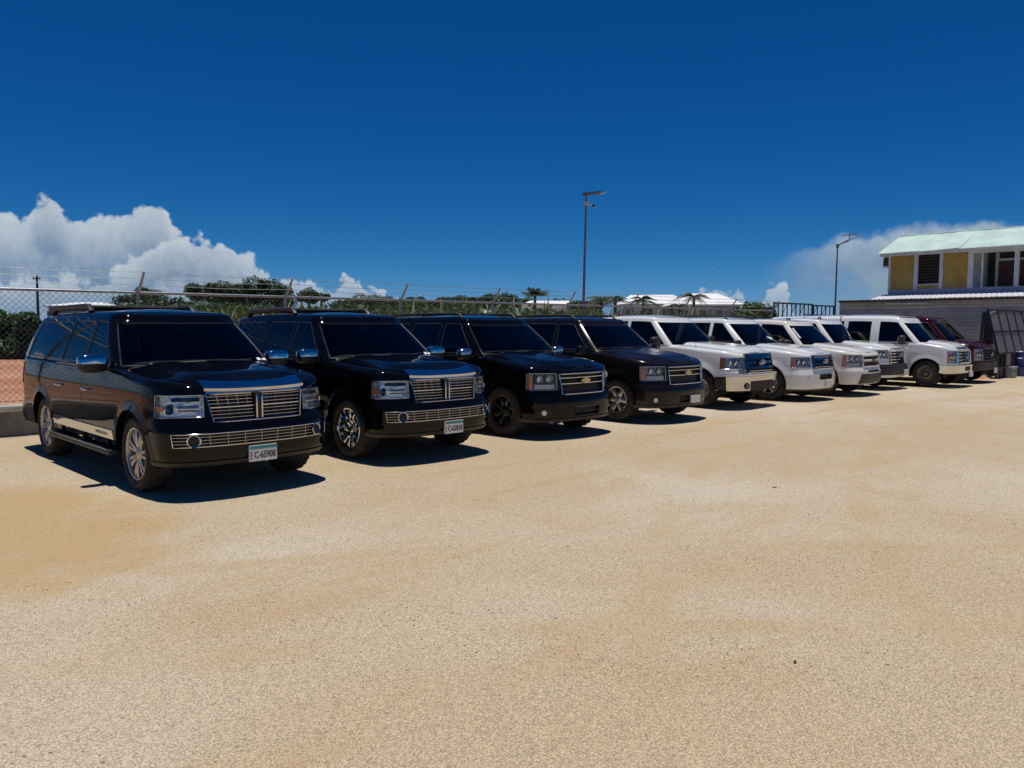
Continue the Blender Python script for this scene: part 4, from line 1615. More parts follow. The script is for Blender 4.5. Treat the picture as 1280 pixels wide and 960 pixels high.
def f150(label, x, y, rz, name='parked_pickup'):
    L = 5.89
    P = dict(L=L, hw=1.0, Df=.48, nf=2.9, tf=.03, af=.98, ar=4.65, R=.41, Ra=.49, mat='paint_white', fil=.06, flare=.03, hmat='paint_white',
             rim=[(0, 1.175), (.10, 1.20), (.5, 1.25), (1.3, 1.315), (1.8, 1.335), (3, 1.335), (L, 1.34)],
             bot=[(0, .46), (.42, .46), (.6, .46), (1.5, .46), (4.1, .46), (5.2, .48), (L, .45)],
             fprof=[(.45, .07), (.66, .06), (.75, .03), (1.2, .125)], sprof=[(.4, .05), (.6, .012), (.85, 0), (1.05, .008), (1.35, .05)],
             rprof=[(.3, .05), (.6, 0), (1.3, .02)], hood_end=1.54, crown=.05, dome=.04, hz=1.05,
             cab=dict(bu0=1.50, bD=.36, tu0=2.18, tD=.24, rub=4.22, rut=4.02, rD=.12, vt=.76, fA=.83,
                      zb=[(1.4, 1.315), (1.9, 1.333), (4.3, 1.333)], zt=[(2.1, 1.89), (2.7, 1.93), (3.4, 1.93), (4.1, 1.89)],
                      rr=.10, rh=.06, crown=.03, breaks=[(2.90, 2.92), (3.00, 3.02), (3.95, 3.86)], wins=[(0, 1), (2, 3)], seatmat='seat_grey'))
    c = Car(name, label, 'pickup truck', GROUP, x, y, rz, P)
    add_doors(c, [(1.80, 2.93, .52), (2.95, 3.98, .52)])
    c.headlight(c.sv(.60), c.su(.46), .86, 1.10, 'plain', extra=[(c.sv(.60), c.sv(.78), .76, .862)], amber=.20)
    qg = c.sv(.58)
    g = c.grille('grille', qg, .77, 1.165, [(.81, .012)], 0, taper=.02, frame=.020, off=.03)
    for z0, z1 in ((1.065, 1.135), (.955, 1.02), (.86, .905)): c.panel('grille_bar', 'chrome_dark', -qg + .02, qg - .02, z0, z1, .045, .05, parent=g, nz=2)
    for sg in (1, -1): c.panel('grille_cheek', 'chrome_dark', *sorted((sg * (qg - .085), sg * qg)), .78, 1.155, .05, .06, parent=g, nz=4)
    c.panel('grille_top', 'chrome_dark', -qg, qg, 1.14, 1.185, .05, .06, parent=g, nz=2)
    c.oval(.985, .26, .11, .075)
    b = c.panel('bumper', 'chrome', -c.su(.50), c.su(.50), .40, .70, .085, .12, nz=6)[0]
    MB().grid(c.patch(-c.sv(.48), c.sv(.48), .40, .60, .092, nz=3)).build('air_intake', 'grille_back', b)
    for sg in (1, -1):
        MB().grid(c.patch(*sorted((sg * c.su(.30), sg * c.su(.51))), .42, .69, .093, nz=3)).build('bumper_end', 'plastic_black', b)
    c.panel('bumper_top', 'paint_white', -c.su(.45), c.su(.45), .70, .745, .075, .06, nz=2)
    c.fog(c.sv(.60), .50, .055, 'lamp_dark', 'plastic_black', .095)
    c.build_body()
    c.build_cabin()
    pickup_bed(c, 4.28, 'paint_white')
    antenna(c, -.86, 1.12, 1.30, .10, .01)
    c.mirrors(2.0, 1.40, 'plastic_black', (.13, .08, .12), .20)
    c.running_board(z=.42, out=.03)
    c.wheels('five', .24, .28, 'alloy')
    c.tail(.95, 1.28)
    return c


def expedition(label, x, y, rz, mat, name='parked_car', dark=False):
    L = 5.23
    P = dict(L=L, hw=1.0, Df=.56, nf=2.55, tf=.03, af=.98, ar=4.0, R=.40, Ra=.475, mat=mat, fil=.06, flare=.028, hmat=mat,
             rim=[(0, 1.105), (.12, 1.13), (.5, 1.175), (1.2, 1.25), (1.6, 1.275), (3, 1.285), (L, 1.31)],
             bot=[(0, .25), (.45, .26), (.6, .33), (1.5, .41), (3.4, .41), (4.4, .40), (L, .38)],
             fprof=[(.22, .09), (.28, .03), (.38, .0), (.62, .0), (.68, .02), (.73, .04), (1.1, .11)], sprof=[(.3, .06), (.41, .04), (.6, .010), (.85, 0), (1.05, .008), (1.3, .05)],
             rprof=[(.3, .08), (.45, 0), (.62, 0), (.67, .04), (1.0, .05), (1.3, .08)], hood_end=1.46, crown=.05, dome=.03, hz=1.0,
             cab=dict(bu0=1.42, bD=.36, tu0=2.16, tD=.24, rub=L - .15, rut=L - .38, vt=.745, fA=.82,
                      zb=[(1.1, 1.26), (1.6, 1.273), (3, 1.283), (L, 1.308)], zt=[(1.9, 1.85), (2.6, 1.90), (3.4, 1.90), (L - 1, 1.89), (L - .3, 1.84)],
                      rr=.11, rh=.06, crown=.03, breaks=[(2.58, 2.60), (2.68, 2.70), (3.52, 3.46), (3.68, 3.62), (L - .45, L - .66)], wins=[(0, 1), (2, 3), (4, 5)], seatmat='seat_grey'))
    c = Car(name, label, 'suv', GROUP, x, y, rz, P)
    add_doors(c, [(1.54, 2.62, .45), (2.64, 3.62, .45)])
    c.headlight(c.sv(.58), c.su(.42), .80, 1.04, 'plain', amber=.20)
    qg = c.sv(.54)
    g = c.grille('grille', qg, .765, 1.075, [(.805, .010)], 0, 'chrome', taper=.03, frame=.018, off=.02)
    for z0, z1 in ((.955, 1.01), (.865, .905)): c.panel('grille_bar', 'chrome_dark', -qg + .03, qg - .03, z0, z1, .035, .05, parent=g, nz=2)
    c.panel('grille_top', 'chrome_dark', -qg, qg, 1.045, 1.09, .035, .05, parent=g, nz=2)
    for sg in (1, -1): c.panel('grille_cheek', 'chrome_dark', *sorted((sg * (qg - .07), sg * qg)), .775, 1.05, .035, .05, parent=g, nz=4)
    c.oval(.93, .24, .10, .05)
    c.grille('lower_grille', c.sv(.30), .515, .625, [.57], 0, 'plastic_black', frame=.01, depth=.05)
    c.fog(c.sv(.64), .545, .065, 'lamp_white' if not dark else 'lamp_dark', None, .012)
    c.plate(.41, None, x=.10, w=.30, h=.15, off=.02, teal=False)
    c.panel('bumper_lip', 'plastic_black', -c.su(.6), c.su(.6), .245, .285, .010, .03, nz=2)
    if dark: c.panel('bumper', 'plastic_black', -c.su(.50), c.su(.50), .30, .66, .02, .05, nz=5)
    c.build_body()
    c.build_cabin()
    c.mirrors(1.74, 1.32, 'plastic_black', (.13, .075, .10), .17)
    belt_trim(c, 1.7, 3.6, 'plastic_black', .010)
    c.running_board(z=.37, out=.03)
    c.wheels('five', .235, .27, 'alloy')
    c.roof_rails(2.3, L - .6, .64, 'plastic_black', .05, .022)
    c.tail(.85, 1.2)
    if not dark:
        V = c.cabV
        m = MB()
        a, b = V[3][2], V[3][4]
        n = Vector((0, .03, 0))
        for k in range(5):
            t = Vector((.06 * math.cos(k * 1.3), .01, .05 * math.sin(k * 2.1)))
            m.add([a + n + t, a + n + t + Vector((.09, .0, .02)), b.lerp(a, .4) + n + t * .6], [(0, 1, 2)])
        m.build('windshield_ornament', 'paper', c.root, smooth=False)
    return c


def silverado(label, x, y, rz, mat, heavy=False, name='parked_pickup'):
    L = 5.85
    hf = .05 if heavy else 0.0
    P = dict(L=L, hw=.985, Df=.54, nf=2.6, tf=.03, af=.98, ar=4.62, R=.40, Ra=.475, mat=mat, fil=.06, flare=.024, hmat=mat,
             rim=[(0, 1.08 + hf), (.12, 1.105 + hf), (.5, 1.155 + hf), (1.3, 1.24 + hf * .6), (1.7, 1.265 + hf * .4), (3, 1.27), (L, 1.29)],
             bot=[(0, .30 + hf), (.45, .30 + hf), (.6, .36), (1.5, .43), (4.1, .43), (5.2, .45), (L, .42)],
             fprof=[(.25, .08), (.32, .03), (.42, .0), (.62, .0), (.68, .02), (.73, .05), (1.1, .08)], sprof=[(.3, .06), (.41, .04), (.6, .010), (.85, 0), (1.05, .008), (1.3, .05)],
             rprof=[(.3, .05), (.6, 0), (1.3, .02)], hood_end=1.33, crown=.05, dome=.035, hz=1.0,
             cab=dict(bu0=1.29, bD=.36, tu0=1.92, tD=.24, rub=4.12, rut=3.92, rD=.12, vt=.755, fA=.83,
                      zb=[(1.2, 1.25), (1.7, 1.263), (4.3, 1.268)], zt=[(1.9, 1.82 + hf), (2.5, 1.87 + hf), (3.4, 1.87 + hf), (4.1, 1.83 + hf)],
                      rr=.10, rh=.06, crown=.03, breaks=[(2.70, 2.72), (2.80, 2.82), (3.80, 3.72)], wins=[(0, 1), (2, 3)], seatmat='seat_grey'))
    c = Car(name, label, 'pickup truck', GROUP, x, y, rz, P)
    add_doors(c, [(1.62, 2.73, .48), (2.75, 3.84, .48)])
    if not heavy:
        c.headlight(c.sv(.56), c.su(.44), .745, 1.045, 'quad', amber=.18)
        g = c.grille('grille', c.sv(.52), .745, 1.035, [(.90, .035)], 0, mat, frame=.022, rb=.01, off=.012)
        for z in (.79, .83, .96, 1.0): MB().tube(c.wpath(-c.sv(.50), c.sv(.50), z, z, -.02), .008, 5).build('grille_slat', 'plastic_black', g)
        c.bowtie(.90, .21, .085, .06)
        c.grille('air_slot', c.sv(.34), .605, .645, [], 0, 'plastic_black', frame=.008, depth=.04)
        b = c.panel('lower_bumper', 'plastic_black', -c.sv(.62), c.sv(.62), .315, .56, .012, .04, taper=-.10, nz=4)
        for sg in (1, -1): MB().grid(c.patch(*sorted((sg * c.sv(.74), sg * c.sv(.86))), .43, .52, .006, nz=2)).build('fog_recess', 'lamp_white', c.root)
    else:
        c.headlight(c.sv(.58), c.su(.30), .88, 1.115, 'plain', amber=0)
        g = c.grille('grille', c.sv(.54), .68, 1.13, [(.76, .020), (.84, .020), (.92, .020), (1.0, .020), (1.07, .020)], 0, 'chrome', frame=.022, off=.02)
        c.oval(.96, .22, .09, .06)
        b = c.panel('bumper', 'plastic_black', -c.su(.52), c.su(.52), .42, .72, .05, .08, nz=5)
        c.plate(.47, None, x=.30, w=.30, h=.16, off=.07, teal=False)
    c.build_body()
    c.build_cabin()
    pickup_bed(c, 4.18, mat)
    MB().box(-.03, .03, 2.30, 2.42, c.roof(2.35) - .01, c.roof(2.35) + .06, .02).build('roof_fin', 'plastic_black', c.root)
    c.mirrors(1.84, 1.31, 'plastic_black', (.12, .075, .095), .16)
    c.wheels('five', .23, .27, 'alloy')
    c.tail(.9, 1.24)
    if not heavy:
        V = c.cabV
        n = Vector((0, .02, 0))
        a, b = V[9][4], V[9][6]
        MB().add([V[9][3] + n * 0 + Vector((-.08 - 2 * V[9][3].x, .01, 0)), V[9][3] + Vector((.14 - 2 * V[9][3].x, .01, 0)), V[9][6] + Vector((.14 - 2 * V[9][6].x, .01, 0)), V[9][6] + Vector((-.08 - 2 * V[9][6].x, .01, 0))], [(0, 1, 2, 3)]).build('windshield_card', 'paper', c.root, smooth=False)
    return c


def van(label, x, y, rz, mat='paint_white', dark=False, name='parked_van'):
    L = 5.98
    P = dict(L=L, hw=1.01, Df=.46, nf=2.7, tf=.05, af=.80, ar=4.31, R=.385, Ra=.455, mat=mat, fil=.07, flare=.02, hmat='plastic_black', wheel_in=.05,
             rim=[(0, 1.12), (.10, 1.15), (.4, 1.20), (.9, 1.275), (1.2, 1.285), (3, 1.29), (L, 1.30)],
             bot=[(0, .40), (.42, .40), (.5, .40), (1.5, .40), (4, .40), (L, .42)],
             fprof=[(.4, .06), (.62, .05), (.70, .03), (1.1, .07)], sprof=[(.3, .07), (.45, .03), (.7, .0), (1.0, .0), (1.15, .015), (1.35, .03)],
             rprof=[(.3, .05), (.6, 0), (1.3, .02)], hood_end=.85, crown=.06, dome=.03, hz=1.02, ledge=.10,
             cab=dict(bu0=.82, bD=.34, tu0=1.50, tD=.22, rub=L - .05, rut=L - .14, rD=.16, vt=.80, fA=.83, inset=.04, h0=.04, h1=.90,
                      zb=[(.7, 1.265), (1.2, 1.282), (3, 1.288), (L, 1.298)], zt=[(1.4, 1.91), (1.9, 1.97), (3, 1.99), (L - .4, 1.98), (L - .1, 1.95)],
                      rr=.16, rh=.09, crown=.03, ribs=True,
                      breaks=[(2.16, 2.16), (2.42, 2.42), (3.12, 3.12), (3.26, 3.26), (4.10, 4.10), (4.26, 4.26), (5.30, 5.28)], wins=[(0, 1), (2, 3), (4, 5), (6, 7)], seatmat='seat_grey'))
    c = Car(name, label, 'van', GROUP, x, y, rz, P)
    add_doors(c, [(1.22, 2.28, .46), (2.30, 4.16 - .42, .46)])
    c.headlight(c.sv(.60), c.su(.24), .70, 1.05, 'plain', amber=.18)
    g = c.grille('grille', c.sv(.56), .70, 1.06, [(.79, .020), (.88, .020), (.97, .020)], 3, 'plastic_black' if dark else 'chrome', frame=.026, off=.015, rb=.012)
    c.oval(.885, .22, .09, .05)
    b = c.panel('bumper', 'plastic_black' if dark else 'chrome', -c.su(.42), c.su(.42), .42, .64, .085, .12, nz=5)[0]
    MB().grid(c.patch(-c.sv(.22), c.sv(.22), .47, .60, .092, nz=2)).build('air_intake', 'grille_back', b)
    c.plate(.37, None, x=.30, w=.30, h=.16, off=.11, teal=False)
    c.build_body()
    c.build_cabin()
    # bright nose edge of the hood
    m = MB().tube([(p[0], p[1] + .05, 1.135) for p in c.wpath(-c.sv(.55), c.sv(.55), 1.08, 1.08, .0)], .03, 8)
    if not dark: m.build('hood_trim', 'chrome', c.root)
    c.mirrors(1.42, 1.36, 'plastic_black', (.12, .08, .13), .20)
    belt_trim(c, 1.30, 5.2, 'plastic_black', .014)
    c.wheels('steel', .225, .25, 'steel_wheel')
    c.tail(.9, 1.25)
    # ladder feet on the gutter rail
    for u in (() if dark else (3.4, 4.6)):
        MB().box(-.82, .82, u - .02, u + .02, c.roof(u) + .035, c.roof(u) + .075, .008).build('roof_bar', 'plastic_black', c.root)
    return c


navigator('long black suv with licence plate C-65908, nearest the camera by the kerb wall', 3.82, 7.76, 0.8, 5.67, ('twin', .275, 'alloy'), 'C-65908', (3.2, 4.85))
navigator('black suv with licence plate C-62818 and chrome wheels, second in the row', 6.58, 8.0, -0.6, 5.29, ('split', .265, 'chrome'), 'C-62818', (2.9, 4.5), .06)
suburban('black suv with black off-road wheels and thin-barred grille', 9.50, 8.10, 0.4, 'paint_black_suburban', ('off_road', .25, 'rim_black'), None, .415, True)
suburban('dull faded dark suv with a pale plate, beside the first white pickup', 12.46, 8.14, -0.4, 'paint_faded', ('six', .24, 'alloy'), 'blank', .40, False)
f150('white pickup truck with tall chrome grille and chrome bumper', 15.66, 8.42, 0.5)
expedition('white suv with round fog lights and a sticker behind its windshield', 18.32, 8.20, -0.5, 'paint_white')
silverado('cream white pickup with gold emblem and card behind its windshield', 20.62, 7.98, 0.6, 'paint_cream')
silverado('white pickup with five-bar chrome grille and black bumper, against the van', 23.05, 8.22, 0.0, 'paint_white', True)
van('white passenger van with steel wheels and rows of dark windows', 25.42, 7.22, 0.3)
van('dark red van half hidden behind the white van', 28.0, 7.25, 0.0, 'paint_maroon', True)

# ------------------------------------------------------------------ ground
def sheet(name, x0, x1, y0, y1, z, mat, nx=1, ny=1, fn=None):
    m = MB()
    m.grid([[(x0 + (x1 - x0) * i / nx, y0 + (y1 - y0) * j / ny, z + (fn(x0 + (x1 - x0) * i / nx, y0 + (y1 - y0) * j / ny) if fn else 0)) for j in range(ny + 1)] for i in range(nx + 1)])
    o = m.build(name, mat, None, smooth=True, angle=80)
    o['kind'] = 'structure'
    return o


FY = 14.72          # line of the boundary fence
GATE0, GATE1 = 28.2, 33.5
sheet('ground', -2600, 2600, -2600, 2600, -0.06, 'scrub_ground', 4, 4)


def lot_h(x, y):
    return 0.010 * math.sin(x * 0.9 + 1.3 * math.sin(y * 0.7)) * math.sin(y * 0.83 + 0.5) + 0.005 * math.sin(x * 2.7 + y * 1.9) - 0.012


sheet('gravel_lot', -60, 70, -60, 70, 0.0, 'gravel', 260, 200, lot_h)


def earth_h(x, y):
    return 0.05 * math.sin(x * 0.31 + 0.7 * math.sin(y * 0.2)) + 0.04 * math.sin(y * 0.45 + x * 0.12) + 0.02 * math.sin(x * 1.7) * math.sin(y * 1.3) + max(0.0, (y - 40) * 0.004)


# raised red earth behind the kerb wall
sheet('earth_field', -45, 27.5, FY + 0.16, 58, 0.40, 'red_earth', 90, 60, earth_h)


# loose stones and a few dry leaves lying on the gravel
def stones():
    n = 15000
    V = []
    F = []
    base = np.array([(1, 0, 0), (-1, 0, 0), (0, 1, 0), (0, -1, 0), (0, 0, 1), (0, 0, -1)], float)
    faces = [(0, 2, 4), (2, 1, 4), (1, 3, 4), (3, 0, 4), (2, 0, 5), (1, 2, 5), (3, 1, 5), (0, 3, 5)]
    r = RNG
    k = 0
    while k < n:
        a = math.radians(ROWANG) + r.uniform(-0.64, 0.64)
        d = 1.6 + 13 * r.random() ** 1.9
        x, y = d * math.cos(a), d * math.sin(a)
        if y > 14: continue
        s = 0.0025 + 0.006 * r.random() ** 3
        q = r.uniform(0, 6.28)
        m = np.array([[math.cos(q), -math.sin(q), 0], [math.sin(q), math.cos(q), 0], [0, 0, 1]])
        sc = np.array([s * r.uniform(.8, 1.6), s * r.uniform(.7, 1.2), s * r.uniform(.5, .9)])
        v = (base * sc * r.uniform(.75, 1.2, (6, 1))) @ m.T + np.array([x, y, lot_h(x, y) + s * .35])
        o = len(V)
        V += [tuple(p) for p in v]
        F += [tuple(i + o for i in f) for f in faces]
        k += 1
    o = MB()
    o.v, o.f = V, F
    ob = o.build('loose_stones', 'pebble', None, smooth=False)
    tag(ob, 'small pale chippings lying loose on the gravel', 'gravel', kind='stuff')


stones()


def dry_leaf(x, y, rz, s, label):
    m = MB()
    g = []
    for i in range(7):
        t = i / 6
        w = s * .28 * math.sin(math.pi * (0.08 + 0.87 * t))
        g.append([(-w, (t - .5) * s, .004 + .25 * s * (t - .5) ** 2 + .3 * w), (0, (t - .5) * s, .004 + .25 * s * (t - .5) ** 2), (w, (t - .5) * s, .004 + .25 * s * (t - .5) ** 2 + .3 * w)])
    m.grid(g)
    o = m.build('dry_leaf', 'dry_twig', None)
    o.location = (x, y, lot_h(x, y) + .002)
    o.rotation_euler = (0, 0, rz)
    tag(o, label, 'leaf', 'dry leaves blown over the gravel')


dry_leaf(8.05, 4.15, .6, .06, 'curled dry leaf on the gravel in front of the faded dark suv')
dry_leaf(3.88, 1.86, 1.9, .032, 'small dry leaf on the gravel towards the lower right corner')

# ------------------------------------------------------------------ kerb wall and chain-link fence
wl = empty('kerb_wall', (0, FY, 0))
tag(wl, 'low grey concrete kerb wall with pale cap under the wire fence', 'wall')
MB().box(-30, 27.8, -.08, .12, -.1, .39, .012).build('wall_face', 'concrete', wl)
for k in range(29):
    a = -30 + 2 * k
    MB().box(a + .004, min(a + 1.996, 27.8), -.12, .16, .39, .485, .012).build('cap_stone', 'concrete_cap', wl)

fn = empty('chain_link_fence', (0, FY + .03, 0))
tag(fn, 'galvanised chain-link fence with angled arms and barbed wire behind the cars', 'fence')
RAIL = 2.36
posts = [4.97 + 2.86 * k for k in range(-9, 9)]
posts = [p for p in posts if p < GATE0 - .6] + [GATE0 - .12]
for p in posts:
    m = MB().tube([(p, 0, .40), (p, 0, RAIL + .06)], .030, 10)
    o = m.build('fence_post', 'galvanised', fn)
    MB().tube([(p, 0, RAIL - .02), (p + .01, -.05, RAIL + .05), (p + .03, -.26, RAIL + .36)], [.028, .026, .020], 8).build('barb_arm', 'galvanised', o)
    MB().tube([(p, 0, RAIL - .03), (p, 0, RAIL + .03)], .042, 10).build('rail_collar', 'galvanised', o)
MB().tube([(-20.8, 0, RAIL), (GATE0 - .12, 0, RAIL)], .024, 10).build('top_rail', 'galvanised', fn)
MB().tube([(-20.8, 0, .55), (GATE0 - .12, 0, .55)], .005, 6).build('tension_wire', 'wire', fn)
for k in range(3):
    f = .30 + .34 * k
    pts = []
    for a, b in zip(posts, posts[1:]):
        for t in (0, .25, .5, .75):
            pts.append((a + (b - a) * t + .03 * f, -.05 - .21 * f, RAIL + .05 + .31 * f - .03 * math.sin(math.pi * t)))
    m = MB().tube(pts, .0045, 4)
    x = -20.0
    while x < GATE0:
        m.tube([(x, -.05 - .21 * f - .02, RAIL + .03 + .31 * f), (x + .012, -.05 - .21 * f + .02, RAIL + .06 + .31 * f)], .003, 3)
        x += .16
    m.build('barbed_wire', 'wire', fn)
mesh = MB()
p0, z0, z1 = -20.8, .52, RAIL - .02
st = .098
hh = z1 - z0
k = 0
x = p0 - hh
wv, wf = [], []
while x < GATE0:
    for s_ in (1, -1):
        a, b = (x, x + hh) if s_ > 0 else (x + hh, x)
        za, zb = z0, z1
        # clip to the length of the fence
        if s_ > 0:
            if a < p0: za += p0 - a; a = p0
            if b > GATE0 - .12: zb -= b - GATE0 + .12; b = GATE0 - .12
        else:
            if b < p0: zb -= p0 - b; b = p0
            if a > GATE0 - .12: za += a - GATE0 + .12; a = GATE0 - .12
        if zb - za < .02: continue
        y = .002 * s_
        o = len(wv)
        r = .0016
        for xx, zz in ((a, za), (b, zb)):
            wv += [(xx - s_ * r, y, zz + r), (xx + s_ * r, y - r * 1.4, zz - r), (xx + s_ * r, y + r * 1.4, zz - r)]
        wf += [(o, o + 1, o + 4, o + 3), (o + 1, o + 2, o + 5, o + 4), (o + 2, o, o + 3, o + 5)]
    x += st
mesh.v, mesh.f = wv, wf
mo = mesh.build('chain_mesh', 'wire', fn, smooth=False)
mo['kind'] = 'stuff'

# black steel gate between the fence and the house
gt = empty('steel_gate', (0, FY + .03, 0))
tag(gt, 'black steel bar gate between the wire fence and the grey sheet wall', 'gate')
mid = GATE0 + (GATE1 - GATE0) * .62
for a, b, zt, nm in ((GATE0, mid - .03, 2.66, 'gate_leaf'), (mid + .03, GATE1, 2.62, 'gate_leaf')):
    fr = MB()
    for zz in (.12, 1.95 if False else 1.3, zt): fr.box(a, b, -.025, .025, zz - .03, zz + .03)
    for xx in (a, b - .05): fr.box(xx, xx + .05, -.028, .028, .1, zt + .03)
    lf = fr.build(nm, 'black_steel', gt, smooth=False)
    n = int((b - a) / .36)
    for k in range(1, n):
        xx = a + (b - a) * k / n
        MB().box(xx - .018, xx + .018, -.018, .018, .15, zt - .03).build('gate_bar', 'black_steel', lf, smooth=False)
    for k in range(0, n - 1, 2):
        xx = a + (b - a) * (k + .5) / n
        MB().tube([(xx - .25, .03, zt - .55), (xx + .20, .03, zt - .05)], .014, 5).build('brace_bar', 'black_steel', lf)


# ------------------------------------------------------------------ solar street lamps
def street_lamp(x, y, h, lean, ang, label, mat='lamp_steel', arm=True):
    r = empty('street_lamp', (x, y, 0), 0)
    tag(r, label, 'street lamp', 'solar street lamps behind the fence')
    r.rotation_euler = (0, math.radians(lean), 0)
    MB().tube([(0, 0, -.05), (0, 0, h * .5), (0, 0, h)], [.050, .040, .028], 12).build('pole', mat, r)
    MB().box(-.13, .13, -.13, .13, -.06, .02, .01).build('base_plate', mat, r)
    ca, sa = math.cos(ang), math.sin(ang)

    def P(d, z, w=0): return (d * ca - w * sa, d * sa + w * ca, z)

    def slab(d0, d1, w, za, zb, t0, t1):
        v = [P(d0, za - t0, -w), P(d1, zb - t1, -w * .7), P(d1, zb - t1, w * .7), P(d0, za - t0, w), P(d0, za, -w), P(d1, zb, -w * .7), P(d1, zb, w * .7), P(d0, za, w)]
        return MB().add(v, [(0, 3, 2, 1), (4, 5, 6, 7), (0, 1, 5, 4), (1, 2, 6, 5), (2, 3, 7, 6), (3, 0, 4, 7)])
    if arm:
        MB().tube([P(0, h - .06), P(.16, h + .05), P(.46, h + .17)], .032, 8).build('arm', mat, r)
        MB().tube([(0, 0, h - .14), (0, 0, h + .02)], .058, 10).build('collar', mat, r)
        hd = slab(.40, 1.02, .15, h + .20, h + .40, .055, .02).build('lamp_head', 'lamp_head', r, smooth=False)
        slab(.22, .80, .20, h + .41, h + .44, .02, .02).build('solar_panel', 'lamp_panel', hd, smooth=False)
        MB().tube([P(.5, h + .22), P(.48, h + .40)], .02, 6).build('panel_strut', 'lamp_head', hd)
    else:
        MB().tube([(0, 0, h - .32), (0, 0, h - .20)], .062, 10).build('collar', 'lamp_head', r)
        MB().tube([P(.03, h - .26), P(.20, h - .28)], .022, 6).build('sensor_arm', 'lamp_head', r)
        MB().sellip(P(.22, h - .30), (.045, .045, .035), .8, 10, 6).build('sensor', 'plastic_black', r)
        hd = slab(-.12, .50, .13, h + .03, h + .10, .035, .03).build('lamp_head', 'lamp_steel', r, smooth=False)
        slab(-.10, .40, .12, h + .045, h + .105, .012, .012).build('solar_panel', 'lamp_panel', hd, smooth=False)
        slab(.38, .56, .10, h + .075, h + .10, .04, .035).build('light_panel', 'lamp_head', hd, smooth=False)


street_lamp(17.5, FY + .45, 5.58, 1.6, math.radians(-44), 'tall thin solar street lamp with flat head behind the dark cars', arm=False)
street_lamp(33.72, FY + .10, 5.28, 1.3, math.radians(-44), 'solar street lamp with raised arm beside the yellow house')

# ------------------------------------------------------------------ house with yellow upper storey
HX = 36.0
hs = empty('house', (HX, 11.0, 0))
tag(hs, 'two-storey house with yellow boards above and grey metal sheets below', 'house')


def hb(name, mat, x0, x1, y0, y1, z0, z1, parent=None, b=0.0):
    return MB().box(x0 - HX, x1 - HX, y0 - 11, y1 - 11, z0, z1, b).build(name, mat, parent or hs, smooth=b > 0)


YL, YR = 15.55, 1.5
lw = hb('lower_wall', 'room_dark', HX + .06, HX + 6.5, YR, YL, -.05, 2.86)
zz = 0.0
k = 0
while zz < 2.84:                 # lapped metal sheets, each with its own slope and ribs
    h_ = min(.285, 2.86 - zz)
    m = MB()
    g = []
    mt = 'sheet_tan' if zz > 2.5 else 'sheet_grey'
    for i in range(2):
        y = (YL + .03) if i else YR
        g.append([(0.0 + a, y - 11, zz + b_) for a, b_ in ((-.045, -.012), (-.038, h_ * .30), (-.022, h_ * .36), (-.022, h_ * .62), (-.012, h_ * .68), (.004, h_ + .004))])
    m.grid(g)
    m.skirt(lambda p: (p[0] + .06, p[1], p[2]))
    m.build('wall_sheet', mt, lw, smooth=False)
    zz += h_
    k += 1
# timber fascia, patched pale strips and lean-to roof sheets
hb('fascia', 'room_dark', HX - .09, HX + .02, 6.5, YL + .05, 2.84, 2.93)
for z_, a, b in ((2.74, 12.6, 13.55), (2.55, 12.55, 13.6)):
    hb('pale_strip', 'sheet_white', HX - .062, HX - .046, a - .8, b, z_, z_ + .028)


def roof_sheet(name, mat, p00, p01, p10, p11, parent, wave=.018, n=None, pitch=.15):
    """corrugated sheet between two edges (p00-p01 low edge, p10-p11 high edge)"""
    p00, p01, p10, p11 = map(Vector, (p00, p01, p10, p11))
    L_ = (p01 - p00).length
    n = n or max(6, int(L_ / pitch * 4))
    up_ = (p01 - p00).cross(p10 - p00).normalized()
    if up_.z < 0: up_ = -up_
    g = []
    for i in range(n + 1):
        t = i / n
        a, b = p00.lerp(p01, t), p10.lerp(p11, t)
        o = up_ * (wave * math.cos(2 * math.pi * t * L_ / pitch))
        g.append([a + o, a.lerp(b, .5) + o, b + o])
    m = MB().grid(g)
    m.skirt(lambda p: (p[0], p[1], p[2] - .012))
    return m.build(name, mat, parent, smooth=True, angle=60)


UX = HX + 1.5
lt = MB().box(-.12, 6.4, YR - 11, YL + .12 - 11, 2.925, 2.945).build('lean_to_roof', 'sheet_grey', hs, smooth=False)
y = 14.15
for k in range(12):
    y2 = y - .95
    a0, a1 = 2.955 + .004 * (k % 2), 3.22 + .004 * (k % 2)
    roof_sheet('roof_sheet', 'sheet_white', (-.17, y - 11, a0), (-.17, y2 - .03 - 11, a0), (1.52, y - 11, a1), (1.52, y2 - .03 - 11, a1), lt, .012, pitch=.19)
    y = y2
# upper storey
UL, UR, Z0, Z1, ZF = 14.0, 4.2, 3.40, 5.02, 3.02
up_w = hb('upper_floor', 'skirt_blue', UX, UX + .10, UR, UL, ZF, Z0)
hb('skirt_board', 'skirt_blue', UX - .03, UX - .002, UR, UL + .02, ZF + .17, Z0 + .02, up_w)


def board_wall(y0, y1):
    n = 9
    for k in range(n):
        z = Z0 + .03 + (Z1 - Z0 - .03) * k / n
        hgt = (Z1 - Z0 - .03) / n
        m = MB()
        g = [[(UX - .035 - HX, yy - 11, z), (UX - .012 - HX, yy - 11, z + hgt + .004), ] for yy in (y0, y1)]
        m.grid(g)
        m.skirt(lambda p: (p[0] + .03, p[1], p[2]))
        m.build('wall_board', 'board_yellow', up_w, smooth=False)


